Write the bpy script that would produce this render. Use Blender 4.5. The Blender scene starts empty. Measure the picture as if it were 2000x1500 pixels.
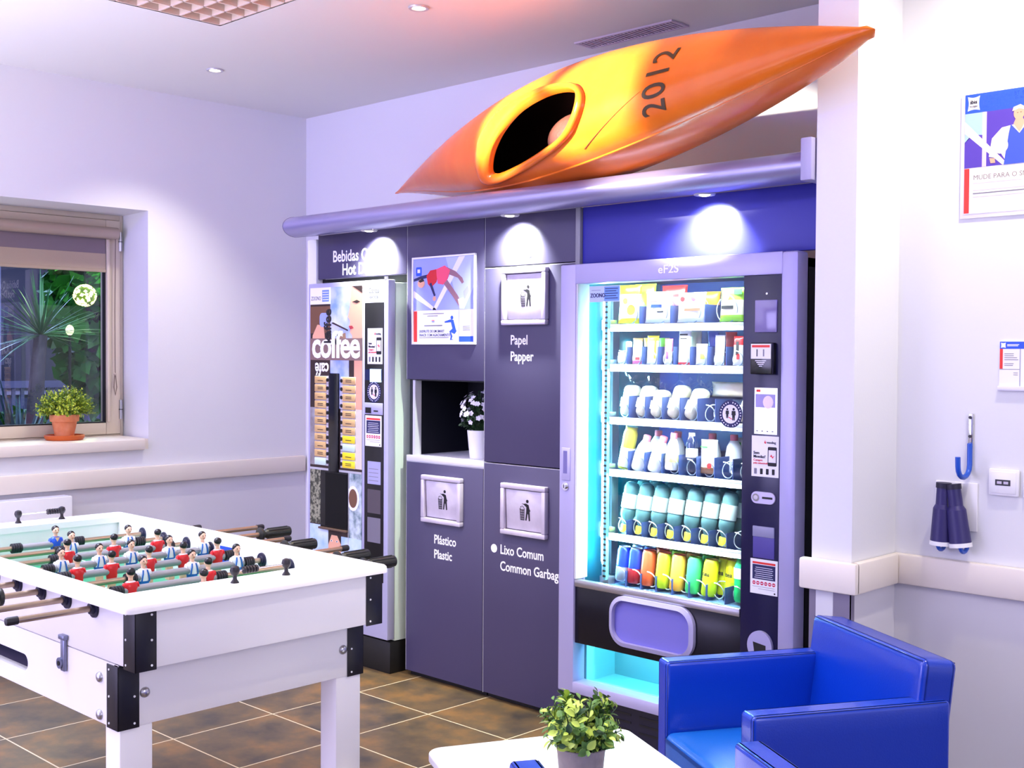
import bpy, bmesh, math, random
from math import sin, cos, pi, radians as rad
from mathutils import Vector as V, Matrix
random.seed(7)
C = bpy.data.collections.new('vending_corner'); bpy.context.scene.collection.children.link(C)
SC = bpy.context.scene

# ------------------------------------------------------------------ camera
CAM_Z = 1.474
cd = bpy.data.cameras.new('camera'); cam = bpy.data.objects.new('camera', cd); C.objects.link(cam)
cd.sensor_width = 36; cd.lens = 2313.87/2000*36; cd.clip_start = .05
rgt = V((0.7178935622655086, 0.6961251539389048, 0.006213156305327441))
dwn = V((0.021926866290889236, -0.013690176227810678, -0.9996658399732947))
fwd = V((-0.6958074775341235, 0.7177899059811217, -0.02509193255236864))
M = Matrix.Identity(4)
for i in range(3):
    M[i][0] = rgt[i]; M[i][1] = -dwn[i]; M[i][2] = -fwd[i]
M[2][3] = CAM_Z
cam.matrix_world = M
SC.camera = cam

# ------------------------------------------------------------------ world, exposure
SC.view_settings.view_transform = 'Standard'; SC.view_settings.look = 'None'
SC.view_settings.exposure = 0.0; SC.view_settings.gamma = 1
SC.view_settings.use_curve_mapping = False
W = bpy.data.worlds.new('room_ambience'); SC.world = W; W.use_nodes = True
nt = W.node_tree; bg = nt.nodes['Background']
tc = nt.nodes.new('ShaderNodeTexCoord'); sx = nt.nodes.new('ShaderNodeSeparateXYZ')
mr = nt.nodes.new('ShaderNodeMapRange'); mx = nt.nodes.new('ShaderNodeMix'); mx.data_type = 'RGBA'
nt.links.new(tc.outputs['Generated'], sx.inputs[0])
nt.links.new(sx.outputs['X'], mr.inputs['Value'])
mr.inputs['From Min'].default_value = -.4; mr.inputs['From Max'].default_value = .9
nt.links.new(mr.outputs[0], mx.inputs['Factor'])
mx.inputs['A'].default_value = (.25, .215, .62, 1)     # blue-violet lobby light behind the camera
mx.inputs['B'].default_value = (1.42, 1.38, 2.05, 1)   # warm side of the room
nt.links.new(mx.outputs['Result'], bg.inputs['Color'])
bg.inputs['Strength'].default_value = .75

def lamp(kind, name, loc, target, color, power, size=.1, spot=60, blend=.5, sy=None, spread=180):
    l = bpy.data.lights.new(name, kind); l.energy = power; l.color = color
    if kind == 'AREA':
        l.size = size; l.spread = rad(spread)
        if sy: l.shape = 'RECTANGLE'; l.size_y = sy
    else:
        l.shadow_soft_size = size
    if kind == 'SPOT': l.spot_size = rad(spot); l.spot_blend = blend
    o = bpy.data.objects.new(name, l); C.objects.link(o); o.location = loc
    o.rotation_euler = (V(target)-V(loc)).to_track_quat('-Z', 'Y').to_euler()
    return o
WARM = (1, .83, .62); WHITE = (1, .93, .86); CYAN = (.30, .88, 1.0); COOL = (.93, 1, .86)
# unseen area lights added as violet and white fill
lamp('AREA', 'violet_fill_area', (-4.4, -2.6, 1.2), (-3.8, 3.4, .9), (.62, .56, 1.0), 165.0, 2.4)
lamp('AREA', 'white_fill_area', (2.2, 1.0, 2.8), (-3.0, 2.4, .7), (1.0, 0.905, 0.968), 71.2, 1.6)
lamp('AREA', 'white_fill_area', (-3.9, 1.2, 2.84), (-3.9, 1.25, 0), (0.739, 0.8, 1.0), 57.5, 1.2, spread=120)
# unseen upward area lights added to brighten the ceiling
lamp('AREA', 'ceiling_fill_area', (-4.5, -.5, .4), (-4.5, -.3, 3), (.87, .82, 1.0), 180.0, 2.2, spread=130)
lamp('AREA', 'ceiling_fill_area', (-1.0, -1.0, .4), (-1.2, -.8, 3), (.98, .86, 1.0), 45.0, 2.2, spread=110)
# blue accent spots on the machines and the back corner
lamp('SPOT', 'blue_accent_spot', (-1.9, .2, 2.86), (-2.7, 3.5, 1.75), (0.125, 0.075, 1.0), 110.0, .10, 44, .7)
lamp('SPOT', 'blue_accent_spot', (-4.4, .2, 2.86), (-5.2, 4.4, 1.9), (0.127, 0.055, 1.0), 187.0, .10, 60, .9)
# ceiling spots
lamp('SPOT', 'kayak_spot', (-4.6, 1.35, 2.90), (-3.22, 3.66, 2.40), (1, .92, .74), 3000.0, .03, 14, .75)
lamp('SPOT', 'kayak_spot', (-4.2, 1.2, 2.90), (-2.68, 3.38, 2.38), (1, .93, .76), 2800.0, .03, 15, .75)
lamp('SPOT', 'kayak_spot', (-2.15, 3.08, 2.90), (-2.25, 3.24, 2.42), (1, .86, .5), 9.0, .02, 60, .8)
lamp('SPOT', 'ceiling_spot', (-5.379, 3.337, 2.90), (-5.75, 3.1, 0), (1.0, 0.916, 0.774), 77.5, .03, 100, .8)
lamp('SPOT', 'ceiling_spot', (-3.781, 3.323, 2.90), (-3.9, 3.9, 2.2), (1.0, 0.562, 0.375), 16.0, .03, 110, .8)
lamp('SPOT', 'ceiling_spot', (-1.05, 3.18, 2.90), (-1.25, 3.58, .5), (1, .90, .74), 90.0, .04, 150, .9)
lamp('SPOT', 'ceiling_spot', (-2.05, 1.9, 2.90), (-1.95, 2.2, .4), (1, .92, .80), 190.0, .04, 62, .9)
lamp('SPOT', 'ceiling_spot', (-3.2, 2.3, 2.90), (-3.35, 3.0, 0), (1.0, 0.80, 0.46), 150.0, .04, 56, .9)
# lights of the garden at night
lamp('POINT', 'garden_light', (-7.8, 3.4, 2.9), (0, 0, 0), (.6, .8, 1.0), 110, .2)
lamp('POINT', 'garden_light', (-9.1, 4.9, 2.9), (0, 0, 0), (.75, 1, .45), 150, .2)
lamp('POINT', 'garden_light', (-7.6, 4.9, .5), (0, 0, 0), (.5, 1, .7), 16, .2)
lamp('POINT', 'street_light', (-11.5, 4.0, 3.2), (0, 0, 0), (.38, .45, 1.0), 420, .3)

# ------------------------------------------------------------------ materials
def lin(c):
    c = c/255
    return c/12.92 if c <= .04045 else ((c+.055)/1.055)**2.4
MATS = {}
def mat(name, rgb, rough=.5, metal=0, spec=.5, coat=0, noise=None, bump=None, emit=0, trans=0, ior=1.45, alpha=1):
    if name in MATS: return MATS[name]
    m = bpy.data.materials.new(name); m.use_nodes = True; MATS[name] = m
    n = m.node_tree.nodes; L = m.node_tree.links; b = n['Principled BSDF']
    col = tuple(lin(c) for c in rgb)+(1,)
    b.inputs['Base Color'].default_value = col
    b.inputs['Roughness'].default_value = rough; b.inputs['Metallic'].default_value = metal
    b.inputs['Specular IOR Level'].default_value = spec; b.inputs['Coat Weight'].default_value = coat
    b.inputs['Coat Roughness'].default_value = .12
    b.inputs['Transmission Weight'].default_value = trans; b.inputs['IOR'].default_value = ior
    b.inputs['Alpha'].default_value = alpha
    if emit:
        b.inputs['Emission Color'].default_value = col; b.inputs['Emission Strength'].default_value = emit
    if noise or bump:
        t = n.new('ShaderNodeTexCoord')
    if noise:     # (scale, second colour, contrast)
        z = n.new('ShaderNodeTexNoise'); z.inputs['Scale'].default_value = noise[0]; z.inputs['Detail'].default_value = 6
        L.new(t.outputs['Object'], z.inputs['Vector'])
        r = n.new('ShaderNodeMapRange'); r.inputs['From Min'].default_value = .5-noise[2]; r.inputs['From Max'].default_value = .5+noise[2]
        L.new(z.outputs['Fac'], r.inputs['Value'])
        k = n.new('ShaderNodeMix'); k.data_type = 'RGBA'
        k.inputs['A'].default_value = col; k.inputs['B'].default_value = tuple(lin(c) for c in noise[1])+(1,)
        L.new(r.outputs[0], k.inputs['Factor']); L.new(k.outputs['Result'], b.inputs['Base Color'])
    if bump:      # (scale, strength)
        z = n.new('ShaderNodeTexNoise'); z.inputs['Scale'].default_value = bump[0]; z.inputs['Detail'].default_value = 4
        L.new(t.outputs['Object'], z.inputs['Vector'])
        u = n.new('ShaderNodeBump'); u.inputs['Strength'].default_value = bump[1]; u.inputs['Distance'].default_value = .01
        L.new(z.outputs['Fac'], u.inputs['Height']); L.new(u.outputs['Normal'], b.inputs['Normal'])
    return m
def glass(name, tint=(1, 1, 1), mixf=.08):
    # thin pane: mostly see-through, mirror-like by Fresnel
    if name in MATS: return MATS[name]
    m = bpy.data.materials.new(name); m.use_nodes = True; MATS[name] = m
    n = m.node_tree.nodes; L = m.node_tree.links; n.remove(n['Principled BSDF'])
    t = n.new('ShaderNodeBsdfTransparent'); t.inputs[0].default_value = (*tint, 1)
    g = n.new('ShaderNodeBsdfGlossy'); g.inputs['Roughness'].default_value = .0
    f = n.new('ShaderNodeFresnel'); f.inputs['IOR'].default_value = 1.5
    a = n.new('ShaderNodeMath'); a.operation = 'ADD'; a.inputs[1].default_value = mixf; a.use_clamp = True
    L.new(f.outputs[0], a.inputs[0])
    gm = n.new('ShaderNodeNewGeometry'); iv = n.new('ShaderNodeMath'); iv.operation = 'SUBTRACT'; iv.inputs[0].default_value = 1; L.new(gm.outputs['Backfacing'], iv.inputs[1])
    fm = n.new('ShaderNodeMath'); fm.operation = 'MULTIPLY'; L.new(a.outputs[0], fm.inputs[0]); L.new(iv.outputs[0], fm.inputs[1])   # only the outer face mirrors
    x = n.new('ShaderNodeMixShader'); L.new(fm.outputs[0], x.inputs[0]); L.new(t.outputs[0], x.inputs[1]); L.new(g.outputs[0], x.inputs[2])
    L.new(x.outputs[0], n['Material Output'].inputs['Surface'])
    return m
WALL = mat('wall_paint', (223, 224, 226), .7, spec=.2, bump=(90, .03))
CEIL = mat('ceiling_paint', (222, 222, 222), .8, spec=.2)
LOWER = mat('lower_wall_paint', (214, 213, 218), .6, spec=.3)
TRIM = mat('trim_paint', (232, 224, 212), .45, spec=.4)
ANTH = mat('anthracite_laminate', (70, 65, 94), .42, spec=.35, bump=(400, .03))
DARK = mat('black_plastic', (14, 14, 17), .4)
NEAR = mat('black_gloss', (10, 11, 18), .18, spec=.6)
CANM = mat('canopy_metal', (158, 154, 196), .3, spec=.5, metal=.5)
SILV = mat('silver_paint', (190, 190, 196), .35, spec=.5, metal=.25)
ALU = mat('aluminium', (190, 190, 195), .28, metal=.9)
CHROME = mat('chrome', (215, 215, 220), .12, metal=1)
STEEL = mat('brushed_steel', (204, 196, 210), .42, metal=.12, spec=.6, noise=(18, (182, 174, 190), .3))
LAM = mat('white_laminate', (238, 236, 236), .3, spec=.5)
WHITE_P = mat('white_plastic', (236, 236, 238), .35)
PAPER = mat('white_paper', (238, 238, 240), .6)
INK = mat('black_ink', (24, 24, 28), .6)
GREYINK = mat('grey_ink', (128, 126, 136), .6)
BLUEINK = mat('blue_ink', (38, 84, 214), .55)
REDINK = mat('red_ink', (226, 52, 44), .55)
WHITEINK = mat('white_lettering', (250, 250, 250), .5)
SKIN = mat('printed_skin', (226, 168, 136), .6)

# ------------------------------------------------------------------ mesh helpers
class MB:
    def __init__(s): s.v = []; s.f = []; s.m = []; s.mats = []; s.sm = []
    def mi(s, m):
        if m not in s.mats: s.mats.append(m)
        return s.mats.index(m)
    def add(s, vs, fs, m, smooth=False, T=None):
        o = len(s.v); k = s.mi(m)
        for v in vs:
            v = V(v)
            s.v.append(T @ v if T else v)
        for f in fs: s.f.append([o+i for i in f]); s.m.append(k); s.sm.append(smooth)
        return s
    def box(s, x0, x1, y0, y1, z0, z1, m, bev=0, T=None, seg=2):
        if x0 > x1: x0, x1 = x1, x0
        if y0 > y1: y0, y1 = y1, y0
        if z0 > z1: z0, z1 = z1, z0
        bm = bmesh.new(); bmesh.ops.create_cube(bm, size=1)
        for v in bm.verts:
            v.co = V(((x0+x1)/2+v.co.x*(x1-x0), (y0+y1)/2+v.co.y*(y1-y0), (z0+z1)/2+v.co.z*(z1-z0)))
        if bev: bmesh.ops.bevel(bm, geom=bm.edges[:], offset=min(bev, .49*min(x1-x0, y1-y0, z1-z0)), segments=seg, affect='EDGES', profile=.5)
        return s.bm(bm, m, bool(bev), T)
    def bm(s, bm, m, smooth=False, T=None):
        bm.verts.index_update()
        s.add([v.co.copy() for v in bm.verts], [[v.index for v in f.verts] for f in bm.faces], m, smooth, T); bm.free(); return s
    def cyl(s, p0, p1, r0, m, r1=None, n=20, T=None, caps=True):
        p0 = V(p0); p1 = V(p1); r1 = r0 if r1 is None else r1
        d = (p1-p0).normalized(); a = d.orthogonal().normalized(); b = d.cross(a)
        vs = []
        for p, r in ((p0, r0), (p1, r1)):
            for i in range(n):
                t = 2*pi*i/n; vs.append(p+(a*cos(t)+b*sin(t))*r)
        s.add(vs, [[i, (i+1) % n, n+(i+1) % n, n+i] for i in range(n)], m, True, T)
        if caps:
            s.add(vs[:n], [list(range(n))[::-1]], m, False, T); s.add(vs[n:], [list(range(n))], m, False, T)
        return s
    def lathe(s, prof, m, o=(0, 0, 0), n=24, T=None, axis=None):
        # prof: list of (r, z)
        o = V(o); vs = []; Q = axis.to_track_quat('Z', 'Y').to_matrix() if axis else Matrix.Identity(3)
        for r, z in prof:
            for i in range(n):
                t = 2*pi*i/n; vs.append(o+Q @ V((r*cos(t), r*sin(t), z)))
        fs = []
        for k in range(len(prof)-1):
            for i in range(n):
                j = (i+1) % n; fs.append([k*n+i, k*n+j, (k+1)*n+j, (k+1)*n+i])
        if prof[0][0] > 1e-4: fs.append(list(range(n))[::-1])
        if prof[-1][0] > 1e-4: fs.append([(len(prof)-1)*n+i for i in range(n)])
        return s.add(vs, fs, m, True, T)
    def tube(s, pts, r, m, n=8, closed=False, T=None, rr=None):
        pts = [V(p) for p in pts]; N = len(pts); vs = []; a = None
        for i, p in enumerate(pts):
            if closed: d = pts[(i+1) % N]-pts[i-1]
            else: d = pts[min(i+1, N-1)]-pts[max(i-1, 0)]
            d.normalize()
            if a is None: a = d.orthogonal().normalized()
            a = (a-d*a.dot(d)); a = a.normalized() if a.length > 1e-6 else d.orthogonal().normalized()
            b = d.cross(a); q = rr[i] if rr else r
            for k in range(n):
                t = 2*pi*k/n; vs.append(p+(a*cos(t)+b*sin(t))*q)
        fs = []
        for i in range(N if closed else N-1):
            i2 = (i+1) % N
            for k in range(n):
                k2 = (k+1) % n; fs.append([i*n+k, i*n+k2, i2*n+k2, i2*n+k])
        if not closed: fs.append(list(range(n))[::-1]); fs.append([(N-1)*n+k for k in range(n)])
        return s.add(vs, fs, m, True, T)
    def ball(s, c, r, m, T=None, seg=14, sc=(1, 1, 1)):
        bm = bmesh.new(); bmesh.ops.create_uvsphere(bm, u_segments=seg, v_segments=max(6, seg*2//3), radius=1)
        for v in bm.verts: v.co = V((c[0]+v.co.x*r*sc[0], c[1]+v.co.y*r*sc[1], c[2]+v.co.z*r*sc[2]))
        return s.bm(bm, m, True, T)
    def poly(s, pts, th, m, T):
        # pts 2D outline in T's xy plane, extruded th along +z
        n = len(pts); a = sum(pts[i][0]*pts[(i+1) % n][1]-pts[(i+1) % n][0]*pts[i][1] for i in range(n))
        if a < 0: pts = pts[::-1]
        vs = [V((x, y, 0)) for x, y in pts]+[V((x, y, th)) for x, y in pts]
        fs = [[n+i for i in range(n)], list(range(n))[::-1]]+[[i, (i+1) % n, n+(i+1) % n, n+i] for i in range(n)]
        return s.add(vs, fs, m, False, T)
    def rect(s, x0, y0, x1, y1, th, m, T): return s.poly([(x0, y0), (x1, y0), (x1, y1), (x0, y1)], th, m, T)
    def disc(s, x, y, r, th, m, T, n=20, ry=None):
        return s.poly([(x+r*cos(2*pi*i/n), y+(ry or r)*sin(2*pi*i/n)) for i in range(n)], th, m, T)
    def text(s, t, size, m, T, x=0, y=0, align='LEFT', bold=0, sx=1, th=.0003, rot=0, space=1):
        cu = bpy.data.curves.new('t', 'FONT'); cu.body = t; cu.size = size; cu.align_x = align; cu.offset = min(bold, size*.012) if size < .05 else bold; cu.extrude = th
        cu.space_character = space; cu.resolution_u = 3
        o = bpy.data.objects.new('t', cu); C.objects.link(o)
        dg = bpy.context.evaluated_depsgraph_get(); me = bpy.data.meshes.new_from_object(o.evaluated_get(dg))
        TT = T @ Matrix.Translation((x, y, th)) @ Matrix.Rotation(rot, 4, 'Z') @ Matrix.Diagonal((sx, 1, 1, 1))
        s.add([v.co.copy() for v in me.vertices], [list(p.vertices) for p in me.polygons], m, False, TT)
        bpy.data.objects.remove(o); bpy.data.curves.remove(cu); bpy.data.meshes.remove(me); return s
    def build(s, name, parent=None, mods=None, world=True, angle=40):
        me = bpy.data.meshes.new(name)
        org = V((0, 0, 0))
        if parent is not None and world: 
            inv = WM(parent).inverted(); vs = [inv @ v for v in s.v]
        else: vs = s.v
        me.from_pydata([tuple(v) for v in vs], [], s.f)
        for m in s.mats: me.materials.append(m)
        me.polygons.foreach_set('material_index', s.m); me.polygons.foreach_set('use_smooth', s.sm)
        if any(s.sm): me.set_sharp_from_angle(angle=rad(angle))
        me.update()
        o = bpy.data.objects.new(name, me); C.objects.link(o)
        if parent is not None: o.parent = parent
        return o
def WM(o):
    m = o.matrix_basis.copy()
    p = o.parent
    while p: m = p.matrix_basis @ m; p = p.parent
    return m
def tag(o, label, cat, group=None, kind=None):
    o['label'] = label; o['category'] = cat
    if group: o['group'] = group
    if kind: o['kind'] = kind
    return o
def thing(name, label, cat, loc=(0, 0, 0), rz=0, group=None):
    o = bpy.data.objects.new(name, None); C.objects.link(o); o.location = loc; o.rotation_euler = (0, 0, rz)
    o.empty_display_size = .05
    return tag(o, label, cat, group)
def struct(o): o['kind'] = 'structure'; return o
def dup(r, label, group=None, loc=None, rot=None):
    c = r.copy(); C.objects.link(c)
    if loc is not None: c.location = loc
    if rot is not None: c.rotation_euler = rot
    c['label'] = label
    if group: c['group'] = group
    for ch in list(r.children):
        d = ch.copy(); C.objects.link(d); d.parent = c
        for g in list(ch.children):
            e = g.copy(); C.objects.link(e); e.parent = d
    return c
def frontT(x, y, z):       # a plane facing -y (towards the room): local x -> +x, local y -> +z, local z -> -y
    return Matrix(((1, 0, 0, x), (0, 0, -1, y), (0, 1, 0, z), (0, 0, 0, 1)))
def rrect(x0, y0, x1, y1, r, n=6):
    P = []
    for cx, cy, a in ((x1-r, y1-r, 0), (x0+r, y1-r, 90), (x0+r, y0+r, 180), (x1-r, y0+r, 270)):
        for i in range(n+1):
            t = rad(a+90*i/n); P.append((cx+r*cos(t), cy+r*sin(t)))
    return P
ORD = ['first', 'second', 'third', 'fourth', 'fifth', 'sixth', 'seventh', 'eighth', 'ninth', 'tenth', 'eleventh']
# ================================================================== SETTING
LX, BY, RY, CZ = -6.08, 4.42, 3.65, 2.93
# floor of 45 cm slate tiles with pale grout
def floor_mat():
    m = bpy.data.materials.new('slate_tiles'); m.use_nodes = True; n = m.node_tree.nodes; L = m.node_tree.links; b = n['Principled BSDF']
    t = n.new('ShaderNodeTexCoord'); s = n.new('ShaderNodeSeparateXYZ'); L.new(t.outputs['Object'], s.inputs[0])
    def math(op, a, bv=None, b2=None):
        k = n.new('ShaderNodeMath'); k.operation = op; L.new(a, k.inputs[0])
        if bv is not None: k.inputs[1].default_value = bv
        if b2 is not None: L.new(b2, k.inputs[1])
        return k.outputs[0]
    cells = []; masks = []
    for ax, off in (('X', 3.529+4.5*4), ('Y', -3.281+4.5*4)):
        q = math('DIVIDE', math('ADD', s.outputs[ax], off), .4485 if ax == 'Y' else .4485)
        cells.append(math('FLOOR', q)); fr = math('FRACT', q)
        d = math('ABSOLUTE', math('SUBTRACT', fr, .5)); masks.append(math('GREATER_THAN', d, .4935))
    mask = math('MAXIMUM', masks[0], b2=masks[1])
    cb = n.new('ShaderNodeCombineXYZ'); L.new(cells[0], cb.inputs[0]); L.new(cells[1], cb.inputs[1])
    wn = n.new('ShaderNodeTexWhiteNoise'); L.new(cb.outputs[0], wn.inputs['Vector'])
    mp = n.new('ShaderNodeVectorMath'); mp.operation = 'MULTIPLY_ADD'; L.new(wn.outputs['Color'], mp.inputs[0]); mp.inputs[1].default_value = (9, 9, 9); L.new(t.outputs['Object'], mp.inputs[2])
    z = n.new('ShaderNodeTexNoise'); z.inputs['Scale'].default_value = 5; z.inputs['Detail'].default_value = 9; z.inputs['Roughness'].default_value = .62
    L.new(mp.outputs[0], z.inputs['Vector'])
    r = n.new('ShaderNodeValToRGB'); e = r.color_ramp.elements
    e[0].position = .32; e[0].color = (lin(58), lin(51), lin(44), 1); e[1].position = .7; e[1].color = (lin(128), lin(92), lin(50), 1)
    k = e.new(.5); k.color = (lin(90), lin(73), lin(51), 1)
    L.new(z.outputs['Fac'], r.inputs[0])
    mx = n.new('ShaderNodeMix'); mx.data_type = 'RGBA'; L.new(mask, mx.inputs['Factor']); L.new(r.outputs[0], mx.inputs['A']); mx.inputs['B'].default_value = (lin(196), lin(180), lin(150), 1)
    L.new(mx.outputs['Result'], b.inputs['Base Color']); b.inputs['Roughness'].default_value = .42; b.inputs['Specular IOR Level'].default_value = .35
    return m
struct(MB().box(LX-.0, 3.2, -3.4, BY, -.1, 0, floor_mat()).build('floor'))
# ceiling with the opening of the louvre light
GX0, GX1, GY0, GY1 = -4.65, -3.45, 1.71, 2.91
cb_ = MB()
for a, b, c, d in ((LX, GX0, -3.4, BY), (GX1, 3.2, -3.4, BY), (GX0, GX1, -3.4, GY0), (GX0, GX1, GY1, BY)):
    cb_.box(a, b, c, d, CZ, CZ+.1, CEIL)
struct(cb_.build('ceiling'))
# left wall with window opening (splayed right reveal)
WY0, WY1, WZ0, WZ1, XF = 1.55, 3.345, .93, 2.262, -6.43
lw = MB()
lw.poly([(LX, WY1), (LX, BY+.3), (LX-.4, BY+.3), (LX-.4, 3.386)], CZ+.1-.80, WALL, Matrix.Translation((0, 0, .80)))   # splayed reveal
lw.box(LX-.4, LX, -3.4, WY0, .80, CZ+.1, WALL)
lw.box(LX-.4, LX, WY0, WY1, WZ1, CZ+.1, WALL).box(LX-.4, LX-.004, WY1, 3.42, WZ1, WZ1+.2, WALL)
lw.box(LX-.4, LX, WY0, WY1, .80, WZ0, WALL)
lw.box(LX-.4, LX, -3.4, BY+.3, -.1, .80, LOWER)
struct(lw.build('wall_left'))
struct(MB().box(LX, -1.8, BY, BY+.3, -.1, CZ+.1, WALL).build('wall_back'))
rw = MB().box(-1.80, 3.2, RY, RY+1.1, .79, CZ+.1, WALL).box(-1.80, 3.2, RY, RY+1.1, -.1, .79, LOWER)
struct(rw.build('wall_right'))
pw = MB().box(-1.925, -1.787, 3.36, RY+.02, .79, CZ, WALL).box(-1.925, -1.787, 3.36, RY+.02, 0, .79, LOWER)
pw.box(-1.925, -1.80, RY+.02, BY, 0, CZ, WALL)
struct(pw.build('wall_pilaster'))
# chair rails
def rail(name, segs):
    m = MB()
    for a in segs: m.box(*a, .738, .836, TRIM, .008)
    return struct(m.build(name))
rail('trim_1', [(LX, LX+.03, -3.4, BY-.02)])
rail('trim_2', [(-1.955, -1.757, 3.33, 3.36), (-1.787, -1.757, 3.34, 3.62), (-1.787, 3.2, 3.62, RY)])
struct(MB().box(-1.925-.004, -1.787+.004, 3.354, 3.36, 0, .738, mat('corner_guard_grey', (128, 122, 140), .4, .4)).box(-1.905, -1.845, 3.353, 3.3545, 0, .738, LOWER).box(-1.788, -1.782, 3.354, 3.372, 0, .738, MATS['corner_guard_grey']).build('trim_3'))
BASE = mat('baseboard_dark', (58, 52, 46), .5)
struct(MB().box(LX, LX+.015, -3.4, BY, 0, .075, BASE).build('baseboard_left'))
struct(MB().box(-1.786, 3.2, RY-.014, RY, 0, .075, BASE).build('baseboard_right'))

# ---------------------------------------------------------------- window
FRM = mat('window_frame_paint', (206, 194, 176), .4, spec=.45)
RUB = mat('rubber_gasket', (22, 22, 24), .6)
win = MB()
# fixed frame and casement frame
FY1, FZ0, FZ1 = 3.378, .985, 2.262
win.box(XF-.07, XF, FY1-.022, FY1, FZ0, FZ1, FRM, .003).box(XF-.07, XF, WY0, FY1-.022, FZ1-.03, FZ1, FRM, .003).box(XF-.07, XF, WY0, FY1-.022, FZ0-.01, FZ0+.012, FRM, .003)
win.box(XF-.06, XF+.012, FY1-.11, FY1-.024, FZ0+.014, FZ1-.032, FRM, .004)
win.box(XF-.06, XF+.011, WY0, FY1-.11, FZ0+.014, FZ0+.08, FRM, .004)
win.box(XF-.06, XF+.011, WY0, FY1-.11, FZ1-.11, FZ1-.032, FRM, .004)
w1 = struct(win.build('window_1'))
g = MB().box(XF-.02, XF+.006, FY1-.118, FY1-.109, FZ0+.08, FZ1-.11, RUB).box(XF-.02, XF+.006, WY0, FY1-.118, FZ0+.079, FZ0+.088, RUB)
g.build('gasket', w1)
MB().box(XF-.03, XF-.024, WY0, FY1-.112, FZ0+.075, FZ1-.1, glass('window_glass', (.93, .97, .96), .055)).build('pane', w1)
for z in (2.11, 1.14):
    h = MB().cyl((XF+.012, FY1-.022, z-.055), (XF+.012, FY1-.022, z+.055), .011, ALU)
    h.cyl((XF+.012, FY1-.022, z-.002), (XF+.012, FY1-.022, z+.002), .0125, DARK)
    h.build('hinge', w1)
# sill board
struct(MB().box(XF, LX+.03, WY0, 3.312, .93, .989, TRIM, .006).box(XF, LX-.002, 3.3, FY1-.02, .93, .988, TRIM).build('trim_4'))

# roller blind in the window
rb = thing('roller_blind', 'half lowered beige roller blind inside the window frame', 'blind', (XF+.04, 2.7, 2.16))
FAB = mat('blind_fabric', (176, 160, 142), .8, spec=.1, bump=(300, .15)); FAB2 = mat('blind_fabric_double', (128, 116, 124), .85, spec=.1, bump=(300, .15))
BLT = mat('blind_tube_paint', (178, 162, 148), .35, spec=.5, metal=.3)
m = MB().cyl((XF+.045, WY0+.02, 2.152), (XF+.045, 3.318, 2.152), .034, BLT, n=28); m.build('tube_case', rb)
MB().box(XF+.014, XF+.0165, WY0+.02, 3.262, 2.035, 2.14, FAB2).box(XF+.014, XF+.0175, WY0+.02, 3.262, 1.945, 2.035, FAB).build('fabric', rb)
MB().box(XF+.012, XF+.022, WY0+.02, 3.264, 1.928, 1.947, FAB, .004).build('hem_bar', rb)
MB().box(XF+.012, XF+.03, 3.266, 3.284, 1.07, 2.12, FRM, .004).build('side_guide', rb)
cp = [(XF+.05, 3.306, 2.13), (XF+.045, 3.304, 1.7), (XF+.045, 3.305, 1.36), (XF+.045, 3.315, 1.27), (XF+.045, 3.306, 1.225), (XF+.045, 3.297, 1.27), (XF+.045, 3.303, 1.35)]
MB().tube(cp, .003, mat('blind_cord', (120, 104, 92), .6), 6).ball((XF+.045, 3.304, 1.345), .008, BLT).build('pull_cord', rb)

# ---------------------------------------------------------------- garden outside
GR = mat('garden_ground', (30, 38, 30), .9, noise=(6, (18, 24, 20), .2))
struct(MB().box(-16, LX-.4, -1, 9, -.12, -.02, GR).build('ground_garden'))
HB = thing('building', 'grey night facade with dim windows across the garden', 'building', (-14.5, 5, 0))
MB().box(-15, -14.5, 1, 12, 0, 7, mat('facade_render', (70, 76, 110), .8, noise=(2, (78, 80, 108), .3))).build('wall', HB)
for y, z, w, hh in ((6.0, 1.0, .8, 1.6), (7.15, 1.0, .7, 1.5), (8.5, 2.2, .9, 1.1), (6.05, 3.0, .8, .9)):
    f = MB().box(-14.5, -14.44, y-.06, y+w+.06, z-.06, z+hh+.06, mat('facade_trim', (150, 152, 180), .6)).build('window_frame', HB)
    MB().box(-14.44, -14.42, y, y+w, z, z+hh, mat('dim_window', (30, 40, 66), .15)).build('window_pane', f)
rl = thing('garden_railing', 'pale picket railing behind the yucca outside the window', 'railing', (-12, 5.2, 0))
m = MB().box(-12.03, -11.97, 3.2, 7.2, 1.10, 1.17, mat('railing_paint', (96, 102, 140), .5)); m.build('top_rail', rl)
m = MB()
for i in range(44): m.box(-12.012, -11.988, 3.2+i*.09, 3.235+i*.09, .1, 1.10, MATS['railing_paint'])
m.build('pickets', rl)
LEAFD = mat('hedge_leaf', (46, 128, 40), .5, noise=(3, (18, 70, 28), .25))
def bush(name, label, c, r, nleaf, m, size=.09, cat='bush', flat=1):
    b = MB(); random.seed(hash(label) % 1000 if False else len(label))
    for i in range(nleaf):
        d = V((random.gauss(0, 1), random.gauss(0, 1), random.gauss(0, 1))).normalized()
        p = V(c)+V((d.x*r[0], d.y*r[1], d.z*r[2]))*random.uniform(.65, 1.0)
        a = V((random.gauss(0, 1), random.gauss(0, 1), random.gauss(0, 1))).normalized(); bb = a.orthogonal().normalized()
        s_ = size*random.uniform(.6, 1.3)
        b.add([p-bb*s_*.3, p+a*s_*.5-bb*0, p+bb*s_*.3, p-a*s_*.5], [[0, 1, 2, 3]], m)
    b.ball(c, 1, mat('hedge_core', (10, 22, 12), .9), sc=[q*.72 for q in r], seg=16)
    return tag(b.build(name), label, cat)
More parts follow.
